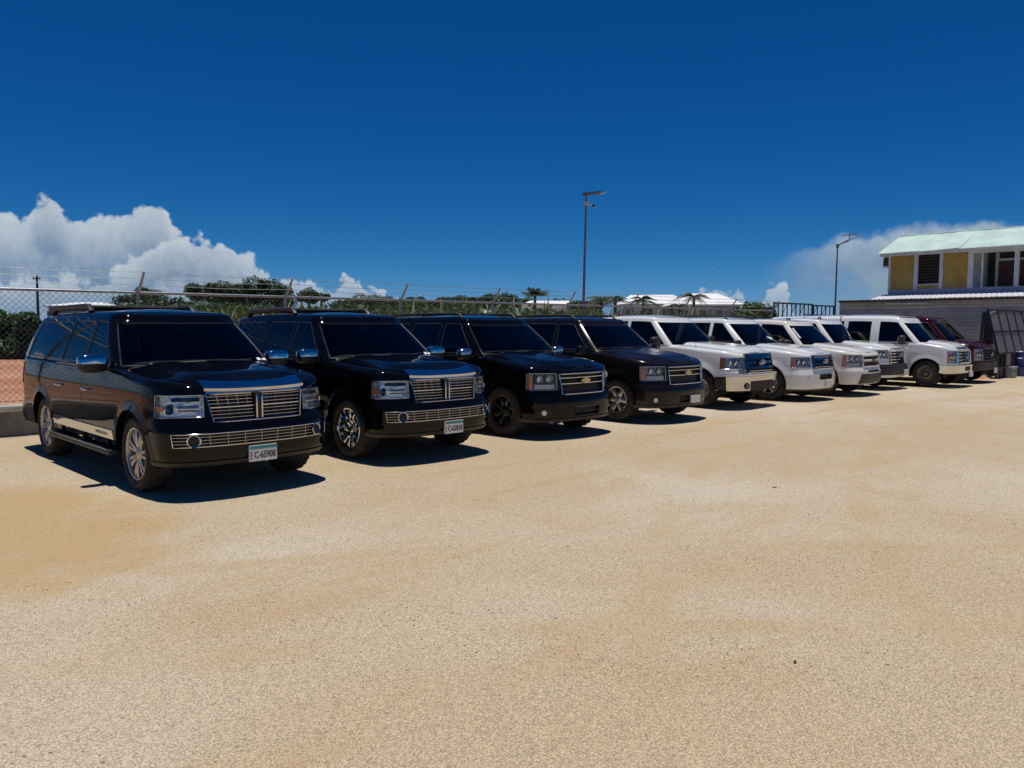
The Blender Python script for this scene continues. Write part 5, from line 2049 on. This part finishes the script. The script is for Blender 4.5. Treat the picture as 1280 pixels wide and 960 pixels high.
board_wall(12.93, 13.98)
board_wall(10.76, 11.75)
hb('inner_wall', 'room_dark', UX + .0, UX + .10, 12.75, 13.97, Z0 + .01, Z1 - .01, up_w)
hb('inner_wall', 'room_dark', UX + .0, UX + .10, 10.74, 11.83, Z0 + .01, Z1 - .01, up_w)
for a, b in ((13.93, 14.03), (12.76, 12.93), (11.74, 11.88), (10.56, 10.76)):
    hb('corner_board', 'trim_white', UX - .055, UX + .02, a, b, Z0 - (.0 if a < 13 else .05), Z1)
hb('wall_board', 'board_yellow', UX - .03, UX + .02, 11.88, 12.76, Z0 + .025, 3.60, up_w)
hb('window_sill', 'trim_white', UX - .09, UX + .04, 11.80, 12.84, 3.585, 3.635)
hb('window_head', 'trim_white', UX - .055, UX + .04, 11.88, 12.76, 4.93, 5.0)
wd = hb('louvre_window', 'room_dark', UX + .06, UX + .09, 11.88, 12.76, 3.60, 4.96)
for k in range(10):
    z = 3.68 + .128 * k
    v = [(UX - .02 - HX, 11.89 - 11, z), (UX + .055 - HX, 11.89 - 11, z + .10), (UX + .055 - HX, 12.75 - 11, z + .10), (UX - .02 - HX, 12.75 - 11, z)]
    v += [(a + .012, b, c - .012) for a, b, c in v]
    MB().add(v, [(0, 1, 2, 3), (7, 6, 5, 4), (0, 4, 5, 1), (1, 5, 6, 2), (2, 6, 7, 3), (3, 7, 4, 0)]).build('louvre_slat', 'louvre_dark', wd, smooth=False)
# open veranda to the right: floor, back wall with a brown door, posts, a broken beam
hb('veranda_floor', 'skirt_blue', UX, UX + 3.2, UR, 10.56, Z0 - .12, Z0 - .02)
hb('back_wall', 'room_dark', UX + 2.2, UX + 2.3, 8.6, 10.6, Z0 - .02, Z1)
hb('side_wall', 'trim_white', UX + .12, UX + 2.2, 10.60, 10.70, Z0 - .02, Z1)
dr = hb('door_panel', 'door_brown', UX + 1.55, UX + 1.62, 8.85, 10.02, Z0 - .02, 4.60)
hb('door_frame', 'trim_white', UX + 1.52, UX + 1.66, 10.02, 10.13, Z0 - .02, Z1 - .06, dr)
hb('door_frame', 'trim_white', UX + 1.52, UX + 1.66, 8.85, 10.02, 4.60, 4.69, dr)
hb('veranda_post', 'trim_white', UX - .02, UX + .10, 10.20, 10.26, Z0, Z1)
hb('veranda_post', 'trim_white', UX - .05, UX + .08, 8.88, 9.04, Z0, Z1)
hb('veranda_post', 'trim_white', UX - .05, UX + .08, 6.2, 6.36, Z0, Z1)
hb('veranda_beam', 'trim_white', UX - .04, UX + .07, UR, 10.56, 4.86, 5.0)
hb('side_wall', 'skirt_blue', UX + .1, UX + 4.4, 13.9, 13.99, ZF, Z1)
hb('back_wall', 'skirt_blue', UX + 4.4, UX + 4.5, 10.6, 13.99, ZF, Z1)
# air conditioner hanging on the gable wall
ac = hb('air_conditioner', 'trim_white', UX + .05, UX + .62, 14.0, 14.32, 4.45, 4.97, None, .02)
hb('grille_panel', 'louvre_dark', UX + .03, UX + .049, 14.04, 14.28, 4.52, 4.90, ac)
# mint roof of corrugated sheets with fascia
rf = empty('roof')
rf.parent = hs
EX, RX, ZE, ZR = UX - .5, UX + 2.0, 5.05, 6.02
RL = 14.25
hbm = MB()
fa = hb('fascia', 'trim_white', EX + .02, EX + .06, 3.6, RL, 4.90, 5.06, rf)
y = RL + .05
k = 0
while y > 3.4:
    y2 = y - .82
    dz = .006 * (k % 2) + .004 * math.sin(k * 2.3)
    roof_sheet('roof_sheet', 'roof_mint', (EX - .05 - HX, y - 11, ZE + dz), (EX - .05 - HX, y2 - .04 - 11, ZE + dz + (.03 if k == 3 else 0)), (RX - HX, y - 11 - .0, ZR + dz), (RX - HX, y2 - .04 - 11, ZR + dz), rf, .014, pitch=.10)
    roof_sheet('roof_sheet', 'roof_mint', (RX + 2.6 - HX, y - 11, ZE - .05 + dz), (RX + 2.6 - HX, y2 - .04 - 11, ZE - .05 + dz), (RX - HX, y - 11, ZR + dz - .01), (RX - HX, y2 - .04 - 11, ZR + dz - .01), rf, .014, pitch=.10)
    y = y2
    k += 1
MB().tube([(RX - HX, RL + .05 - 11, ZR + .015), (RX - HX, 3.4 - 11, ZR + .015)], .035, 6).build('ridge_cap', 'roof_mint', rf)
gv = [(EX + .05 - HX, RL - .06 - 11, ZE - .02), (RX + 2.5 - HX, RL - .06 - 11, ZE - .02), (RX - HX, RL - .06 - 11, ZR - .04)]
MB().add(gv + [(a, b - .08, c) for a, b, c in gv], [(0, 1, 2), (5, 4, 3), (0, 3, 4, 1), (1, 4, 5, 2), (2, 5, 3, 0)]).build('gable', 'trim_white', rf, smooth=False)

# ------------------------------------------------------------------ solar table, box and barrel at the right edge
sr = empty('solar_rack', (30.0, 7.79, 0))
tag(sr, 'tilted rack of grey solar panels on dark posts at the right edge', 'solar rack')
TOP, BOT = Vector((0, .16, 2.32)), Vector((0, -.20, .84))


def on_rack(x, f, off=0.0):
    p = BOT.lerp(TOP, f)
    n = Vector((0, -(TOP.z - BOT.z), (TOP.y - BOT.y))).normalized()
    return Vector((x, p.y, p.z)) + n * off


def rack_bar(name, x0, x1, f0, f1, w, parent, d0=-.03, d1=.03, mat='black_steel'):
    v = [on_rack(x, f, o) for o in (d0, d1) for f in (f0, f1) for x in (x0, x1)]
    return MB().add(v, [(0, 2, 3, 1), (4, 5, 7, 6), (0, 1, 5, 4), (2, 6, 7, 3), (0, 4, 6, 2), (1, 3, 7, 5)]).build(name, mat, parent, smooth=False)


NP = 5
for i in range(NP):
    for j in range(2):
        x0, x1 = i * 1.02 + .03, i * 1.02 + .99
        rack_bar('solar_panel', x0, x1, .02 + j * .5, .48 + j * .5, 0, sr, -.012, .008, 'solar_glass')
for i in range(NP + 1): rack_bar('frame_bar', i * 1.02 - .028, i * 1.02 + .028, 0, 1, 0, sr)
for f in (0, .5, 1): rack_bar('frame_bar', -.03, NP * 1.02 + .03, f - .018, f + .018, 0, sr, -.034, .034)
for i in range(0, NP + 1, 1):
    x = i * 1.02
    MB().tube([(x + .05, -.15, -.02), (x + .05, -.15, .9)], .045, 8).build('front_post', 'black_steel', sr)
    MB().tube([(x + .05, .42, -.02), (x + .05, .30, 2.25)], .045, 8).build('back_post', 'black_steel', sr)
# dark end sheet closing the side of the rack
MB().add([(-.02, .12, 2.26), (-.02, .24, 2.24), (-.02, .28, 1.15), (-.02, -.06, 1.15), (.0, .12, 2.26), (.0, .24, 2.24), (.0, .28, 1.15), (.0, -.06, 1.15)],
         [(0, 1, 2, 3), (7, 6, 5, 4), (0, 4, 5, 1), (1, 5, 6, 2), (2, 6, 7, 3), (3, 7, 4, 0)]).build('end_sheet', 'black_steel', sr, smooth=False)
MB().box(-.01, 2.2, .20, .24, .02, .84).build('back_sheet', 'black_steel', sr, smooth=False)
bx = MB().box(-.30, .30, -.22, .22, 0, .34, .02).build('storage_box', 'box_grey', None)
bx.location = (31.35, 7.62, 0)
tag(bx, 'pale grey box standing under the solar rack', 'box')
MB().box(-.32, .32, -.24, .24, .32, .37, .012).build('box_lid', 'box_grey', bx)
MB().box(-.08, .08, -.245, -.225, .20, .26, .006).build('latch', 'plastic_black', bx)
br = MB().lathe([(0, 0), (.27, 0), (.28, .03), (.29, .28), (.30, .30), (.30, .33), (.29, .35), (.29, .58), (.30, .60), (.30, .63), (.28, .65), (.27, .86), (.24, .89), (0, .89)], 28, axis='z').build('barrel', 'blue_plastic', None)
br.location = (32.45, 7.50, 0)
tag(br, 'blue plastic barrel at the right edge beside the grey box', 'barrel')
MB().lathe([(0, .905), (.05, .905), (.055, .89)], 12, axis='z').build('bung', 'plastic_black', br)


def heap(name, x, y, rx, ry, h, mat, label, cat):
    m = MB()
    g = []
    for i in range(13):
        row = []
        for j in range(13):
            a, b = -1 + i / 6, -1 + j / 6
            r = math.hypot(a, b)
            row.append((a * rx, b * ry, max(-.03, h * max(0, 1 - r) ** .8 * (1 + .35 * math.sin(a * 7 + b * 5) + .2 * math.sin(b * 13)) - .02)))
        g.append(row)
    o = m.grid(g).build(name, mat, None)
    o.location = (x, y, 0)
    tag(o, label, cat)
    return o


heap('earth_heap', 30.2, 8.35, .9, .6, .30, 'red_earth', 'small heap of orange earth between the red van and the solar rack', 'earth heap')

# ------------------------------------------------------------------ vegetation
def leaves(centres, radii, n, size, rng, flat=0.75, shell=0.55, aspect=0.5):
    """n leaf-sized rhombs spread through ellipsoidal clumps, denser towards their skins"""
    k = rng.integers(0, len(centres), n)
    d = rng.normal(size=(n, 3))
    d /= np.linalg.norm(d, axis=1)[:, None]
    r = (shell + (1 - shell) * rng.random(n)) ** 0.7
    r *= 1 + 0.18 * (rng.random(n) - .5)
    p = np.asarray(centres)[k] + d * np.asarray(radii)[k] * r[:, None]
    nn = d * .55 + rng.normal(size=(n, 3)) * .6 + np.array([0, 0, flat])
    nn /= np.linalg.norm(nn, axis=1)[:, None]
    t = np.cross(nn, rng.normal(size=(n, 3)))
    t /= np.linalg.norm(t, axis=1)[:, None] + 1e-9
    b = np.cross(nn, t)
    s = size * (0.6 + 0.8 * rng.random(n))[:, None]
    v = np.stack([p - t * s, p + b * s * aspect, p + t * s, p - b * s * aspect], 1).reshape(-1, 3)
    f = np.arange(4 * n).reshape(-1, 4)
    return v, f


def fast_mesh(name, v, f, mat, parent):
    me = bpy.data.meshes.new(name)
    me.vertices.add(len(v))
    me.vertices.foreach_set('co', np.asarray(v, np.float32).ravel())
    nf, w = f.shape
    me.loops.add(nf * w)
    me.loops.foreach_set('vertex_index', f.astype(np.int32).ravel())
    me.polygons.add(nf)
    me.polygons.foreach_set('loop_start', np.arange(0, nf * w, w, dtype=np.int32))
    me.update(calc_edges=True)
    me.materials.append(MATS[mat])
    o = bpy.data.objects.new(name, me)
    C.objects.link(o)
    if parent is not None: o.parent = parent
    return o


def ray(px, dist):
    """ground position seen in photo column px at forward distance dist"""
    a = math.radians(ROWANG)
    f = (math.cos(a), math.sin(a))
    r = (math.sin(a), -math.cos(a))
    o = (px - 640.0) / FPX * dist
    return f[0] * dist + r[0] * o, f[1] * dist + r[1] * o


def hgt(py, dist): return EYE + (HORIZON - py) / FPX * dist


def tree(px, dist, top, w_px, label, mat='leaf_dark', trunk=.35, n=5200, size=None, seed=0, squash=.62, zg=0.4, name='tree'):
    """round-crowned tree: top = photo row of the crown's top, w_px = crown width in photo columns"""
    rng = np.random.default_rng(seed + 100)
    x, y = ray(px, dist)
    H = hgt(top, dist) - zg
    W = w_px / FPX * dist / 2
    t = empty(name, (x, y, zg))
    tag(t, label, 'tree', 'trees beyond the fence')
    hc = min(W * squash * 1.15, H * .48)
    zc = H - hc
    cs, rs = [], []
    for k in range(22):
        a = rng.uniform(0, 6.28)
        q = math.sqrt(rng.random()) * .80
        zz = rng.uniform(-.35, .72) * (1 - q * .5)
        cs.append((W * q * math.cos(a), W * q * math.sin(a), zc + hc * zz))
        rr = rng.uniform(.16, .42)
        rs.append((W * rr, W * rr, hc * rr * 1.25))
    size = size or max(.10, W * .040)
    n = int(n * 1.5)
    v, f = leaves(cs, rs, n, size, rng)
    fast_mesh('crown', v, f, mat, t)
    m = MB()
    z1 = max(zc - hc * .3, H * .3)
    m.tube([(0, 0, -.2), (.05, 0, z1 * .5), (0, .04, z1)], [trunk * .5, trunk * .38, trunk * .30], 9)
    for c in cs[:9]:
        m.tube([(0, .02, z1 * .85), (c[0] * .45, c[1] * .45, (z1 + c[2]) / 2 + .1), c], [trunk * .22, trunk * .13, trunk * .05], 6)
    m.build('trunk', 'bark', t)
    return t


def bush(px, dist, top, w_px, label, mat, n=3500, size=.10, seed=0, zg=0.4, depth=1.0, name='bush', cat='bush'):
    rng = np.random.default_rng(seed + 500)
    x, y = ray(px, dist)
    H = hgt(top, dist) - zg
    W = w_px / FPX * dist / 2
    t = empty(name, (x, y, zg))
    tag(t, label, cat, 'bushes beyond the fence')
    cs, rs = [], []
    for k in range(16):
        a = rng.uniform(0, 6.28)
        q = math.sqrt(rng.random()) * .75
        rr = rng.uniform(.22, .38)
        zz = rng.uniform(.15, .80) * H * (1 - .35 * q * q)
        cs.append((W * q * math.cos(a), W * q * math.sin(a) * depth, zz))
        rs.append((W * rr + .1, (W * rr + .1) * depth, H * .24))
    v, f = leaves(cs, rs, n, size, rng, shell=.4)
    v[:, 2] = np.maximum(v[:, 2], .02)
    fast_mesh('foliage', v, f, mat, t)
    m = MB()
    for c in cs[:6]: m.tube([(c[0] * .2, c[1] * .2, -.1), (c[0] * .6, c[1] * .6, c[2] * .6), c], [.05, .035, .015], 5)
    m.build('stem', 'bark', t)
    return t


def palm(px, dist, top, fr_px, label, nf=16, seed=0, zg=.4, droop=1.0, mat='leaf_dark'):
    rng = random.Random(seed)
    x, y = ray(px, dist)
    R_ = fr_px / FPX * dist
    H = hgt(top, dist) - zg - R_ * .45
    t = empty('palm_tree', (x, y, zg))
    tag(t, label, 'palm tree', 'palms beyond the fence')
    m = MB()
    m.tube([(0, 0, -.2), (.08, .03, H * .4), (.10, .05, H * .75), (.10, .05, H)], [.17, .13, .11, .12], 9)
    m.build('trunk', 'bark', t)
    for k in range(nf):
        a = 2 * math.pi * k / nf + rng.uniform(-.2, .2)
        up_ = rng.uniform(.15, 1.15)
        L_ = R_ * rng.uniform(.8, 1.1)
        pts = []
        for i in range(9):
            s_ = i / 8
            r_ = L_ * s_ * math.cos(up_) * (1 + .15 * s_) + L_ * .25 * s_ * s_
            z_ = L_ * (s_ * math.sin(up_) * 1.1 - droop * .75 * s_ * s_)
            pts.append(Vector((.10 + r_ * math.cos(a), .05 + r_ * math.sin(a), H + z_)))
        g = MB()
        g.tube(pts, [.03 * (1 - .8 * i / 8) for i in range(9)], 4)
        side = Vector((-math.sin(a), math.cos(a), 0))
        for i in range(1, 17):
            s_ = .12 + .88 * i / 16
            q = s_ * 8
            i0 = min(7, int(q))
            p = pts[i0].lerp(pts[i0 + 1], q - i0)
            d = (pts[i0 + 1] - pts[i0]).normalized()
            ll = L_ * .34 * math.sin(math.pi * (.12 + .80 * s_))
            for sg in (1, -1):
                tip = p + side * sg * ll * .85 + d * ll * .5 + Vector((0, 0, -ll * .45))
                w = d * (L_ * .030)
                mid = p.lerp(tip, .5) + Vector((0, 0, ll * .08))
                g.add([p - w, p + w, mid + w * .8, tip, mid - w * .8], [(0, 1, 2, 4), (4, 2, 3)])
        g.build('frond', mat, t, smooth=False)
    return t


# far trees on the skyline
tree(325, 62, 344, 84, 'broad dark round-crowned tree standing highest on the skyline', 'leaf_dark', n=9000, seed=1)
tree(268, 60, 351, 74, 'flat dark tree left of the tallest round tree', 'leaf_dark', n=7000, seed=2, squash=.45)
tree(182, 66, 358, 62, 'low dark tree behind the first black suv', 'leaf_dark', n=5000, seed=3, squash=.45)
tree(215, 55, 371, 120, 'wide low tree mass at the left behind the first suv roof', 'leaf_dark', n=6500, seed=4, squash=.35)
tree(388, 70, 361, 34, 'small dark tree right of the tallest tree', 'leaf_dark', n=3500, seed=5)
tree(403, 80, 366, 22, 'little rounded treetop beside the small dark tree', 'leaf_dark', n=2500, seed=6)
tree(468, 78, 367, 60, 'low spreading treetop above the second suv windshield', 'leaf_dark', n=4500, seed=7, squash=.4)
tree(520, 85, 370, 48, 'low treetop over the angled fence arm', 'leaf_dark', n=3800, seed=8, squash=.4)
tree(562, 85, 370, 44, 'low rounded treetop left of the long tree clump', 'leaf_dark', n=3800, seed=9, squash=.4)
tree(594, 82, 364, 58, 'dark tree clump above the third suv', 'leaf_dark', n=4500, seed=10, squash=.5)
tree(628, 80, 364, 46, 'pointed dark tree right of the clump above the third suv', 'leaf_dark', n=4200, seed=11, squash=.6)
tree(650, 84, 370, 36, 'low tree left of the spiky palm', 'leaf_mid', n=2600, seed=12, squash=.45)
tree(698, 95, 373, 32, 'small treetop between the white roofs', 'leaf_dark', n=2500, seed=13, squash=.5)
tree(722, 92, 375, 34, 'low treetop just left of the tall lamp', 'leaf_dark', n=2500, seed=14, squash=.5)
tree(442, 76, 371, 62, 'low dark tree between the second suv and the leaning fence arm', 'leaf_dark', n=4200, seed=21, squash=.35)
tree(496, 74, 372, 58, 'low dark tree behind the third fence post', 'leaf_dark', n=4200, seed=22, squash=.35)
tree(541, 78, 371.5, 56, 'low dark tree right of the third fence post', 'leaf_dark', n=4200, seed=23, squash=.35)
tree(577, 74, 370, 52, 'low dark tree under the left of the tree clump above the third suv', 'leaf_dark', n=4200, seed=24, squash=.4)
tree(612, 74, 368, 60, 'wide dark tree filling the gap in the clump above the third suv', 'leaf_dark', n=4600, seed=25, squash=.4)
tree(735, 70, 374, 48, 'low dark tree at the foot of the tall lamp', 'leaf_dark', n=3600, seed=27, squash=.4)
tree(350, 48, 380, 130, 'long low dark tree mass under the tallest tree', 'leaf_dark', n=6500, seed=15, squash=.3)
tree(300, 46, 379, 110, 'low dark foliage between the two black suvs', 'leaf_dark', n=6500, seed=16, squash=.3)
bush(944, 44, 373, 52, 'rounded bright green bush beside the grey house', 'leaf_bright', 5200, .13, 1)
bush(922, 40, 384, 60, 'low green bush in front of the grey house wall', 'leaf_mid', 4200, .12, 2)
bush(18, 34, 381, 74, 'tall dense dark hedge at the left edge', 'leaf_mid', 15000, .13, 3, depth=1.1, name='hedge', cat='hedge')
bush(-45, 33, 380, 80, 'tall dense hedge cut off by the left edge', 'leaf_mid', 11000, .13, 4, depth=1.1, name='hedge', cat='hedge')
palm(668, 62, 364, 14, 'spiky fan-like palm above the gap between the dark suvs', 34, 3, droop=.30, mat='leaf_dark')
palm(750, 52, 367, 18, 'low bushy palm right beside the tall lamp post', 20, 4)
palm(768, 54, 368, 17, 'drooping palm right of the tall lamp post', 18, 5)
palm(803, 58, 368, 18, 'palm in front of the left end of the white roof', 18, 6)
palm(866, 60, 363, 19, 'leaning palm in front of the middle of the white roof', 16, 7)
palm(848, 57, 377, 16, 'small low palm left of the leaning palm', 14, 8)
palm(838, 56, 379, 12, 'thin young palm under the white roof edge', 10, 9)


# belt of tall strap-leaved plants behind the fence
def strap_belt():
    rng = np.random.default_rng(77)
    V, F = [], []

    def plant(x, y, H, nb):
        for b in range(nb):
            a = rng.uniform(0, 6.28)
            lean = rng.uniform(.25, 1.0)
            L_ = H * rng.uniform(.7, 1.1)
            w = rng.uniform(.045, .085)
            sx, sy = -math.sin(a), math.cos(a)
            z0 = rng.uniform(0, H * .35)
            o = len(V)
            K = 5
            for i in range(K + 1):
                s_ = i / K
                r_ = L_ * lean * (s_ ** 1.5) * .8
                z_ = z0 + (L_ * (s_ - lean * .62 * s_ ** 2.6)) * .8
                ww = w * (1 - s_ ** 2) + .003
                cx, cy = x + r_ * math.cos(a), y + r_ * math.sin(a)
                V.append((cx - sx * ww, cy - sy * ww, .4 + z_))
                V.append((cx + sx * ww, cy + sy * ww, .4 + z_))
            for i in range(K): F.append((o + 2 * i, o + 2 * i + 1, o + 2 * i + 3, o + 2 * i + 2))
    for k in range(900):
        px = rng.uniform(225, 905)
        dist = rng.uniform(26, 36) + max(0, (px - 560) * .02)
        x, y = ray(px, dist)
        if y < FY + .9: continue
        plant(x, y, rng.uniform(1.85, 2.5), 18)
    return V, F


sv_, sf_ = strap_belt()
so_ = fast_mesh('strap_leaf_plants', np.array(sv_), np.array(sf_), 'leaf_strap', None)
tag(so_, 'belt of tall strap-leaved green plants behind the wire fence', 'plants', kind='stuff')


def undergrowth():
    rng = np.random.default_rng(5)
    cs, rs = [], []
    for k in range(420):
        px = rng.uniform(150, 960)
        dist = rng.uniform(37, 47) + max(0, (px - 500) * .02)
        x, y = ray(px, dist)
        if y < FY + 1: continue
        h_ = rng.uniform(1.7, 2.6) * (.62 if px > 745 else 1.0)
        cs.append((x, y, .4 + h_ * .52))
        rs.append((rng.uniform(.7, 1.3), rng.uniform(.7, 1.3), h_ * .52))
    v, f = leaves(cs, rs, 110000, .15, rng, shell=.35)
    v[:, 2] = np.maximum(v[:, 2], .3)
    return v, f


uv_, uf_ = undergrowth()
uo_ = fast_mesh('undergrowth', uv_, uf_, 'leaf_mid', None)
tag(uo_, 'dense green undergrowth filling the ground between plants and trees', 'undergrowth', kind='stuff')


# ------------------------------------------------------------------ far buildings
def gable_house(name, px0, px1, dist, ridge, eave, zg, label, wall='wall_grey', roof='roof_white', hip=.22, wins=4, depth=9.0):
    x0, y0 = ray(px0, dist)
    x1, y1 = ray(px1, dist)
    L_ = math.hypot(x1 - x0, y1 - y0)
    r = empty(name, ((x0 + x1) / 2, (y0 + y1) / 2, zg), math.atan2(y1 - y0, x1 - x0))
    tag(r, label, 'house', 'far houses beyond the fence')
    ze, zr = hgt(eave, dist) - zg, hgt(ridge, dist) - zg
    a = L_ / 2
    MB().box(-a + .35, a - .35, .4, depth - .4, -.3, ze).build('wall', wall, r, smooth=False)
    h_ = L_ * hip
    v = [(-a, 0, ze), (a, 0, ze), (a, depth, ze), (-a, depth, ze), (-a + h_, depth / 2, zr), (a - h_, depth / 2, zr)]
    v2 = [(p[0], p[1], p[2] - .12) for p in v[:4]]
    MB().add(v + v2, [(0, 1, 5, 4), (1, 2, 5), (2, 3, 4, 5), (3, 0, 4), (0, 6, 7, 1), (1, 7, 8, 2), (2, 8, 9, 3), (3, 9, 6, 0), (6, 9, 8, 7)]).build('roof', roof, r, smooth=False)
    for k in range(wins):
        x = -a + L_ * (k + .5) / wins
        w = MB().box(x - .55, x + .55, .34, .42, ze - 1.7, ze - .5).build('window', 'trim_white', r, smooth=False)
        MB().box(x - .45, x + .45, .31, .36, ze - 1.6, ze - .6).build('pane', 'lamp_dark', w, smooth=False)
    return r


gable_house('far_house', 846, 930, 82, 365, 380.5, .3, 'grey-walled house with bright white hipped roof beyond the palms', hip=.24)
gable_house('far_house', 776, 868, 96, 367, 380, .3, 'long white-roofed house behind the palms, left of the grey-walled one', 'sheet_white', hip=.20)
gable_house('far_house', 652, 728, 70, 374, 381, .3, 'far white roof between the spiky palm and the tall lamp', 'sheet_white', hip=.15)
gable_house('far_house', 56, 112, 80, 376.5, 382, .4, 'pink-walled house with white roof at the left behind the first suv', 'wall_pink', hip=.2, wins=3)
gable_house('garden_shelter', 585, 622, 42, 386, 391.5, .4, 'small white peaked shelter roof among the strap-leaved plants', 'room_dark', hip=.42, wins=0, depth=3.0)
# utility pole with crossarm and wires
ux, uy = ray(50, 70)
ut = empty('utility_pole', (ux, uy, .3), math.radians(-44))
tag(ut, 'wooden utility pole with crossarm standing at the left', 'utility pole')
MB().tube([(0, 0, -.3), (.0, 0, 3), (.03, 0, hgt(345, 70) - .3)], [.14, .12, .09], 8).build('pole', 'pole_wood', ut)
zt_ = hgt(349, 70) - .3
MB().box(-.34, .34, -.05, .05, zt_ - .05, zt_ + .05).build('crossarm', 'pole_wood', ut, smooth=False)
for q in (-.28, .28): MB().sellip((q, 0, zt_ + .13), (.05, .05, .09), .9, 8, 6).build('insulator', 'lamp_head', ut)
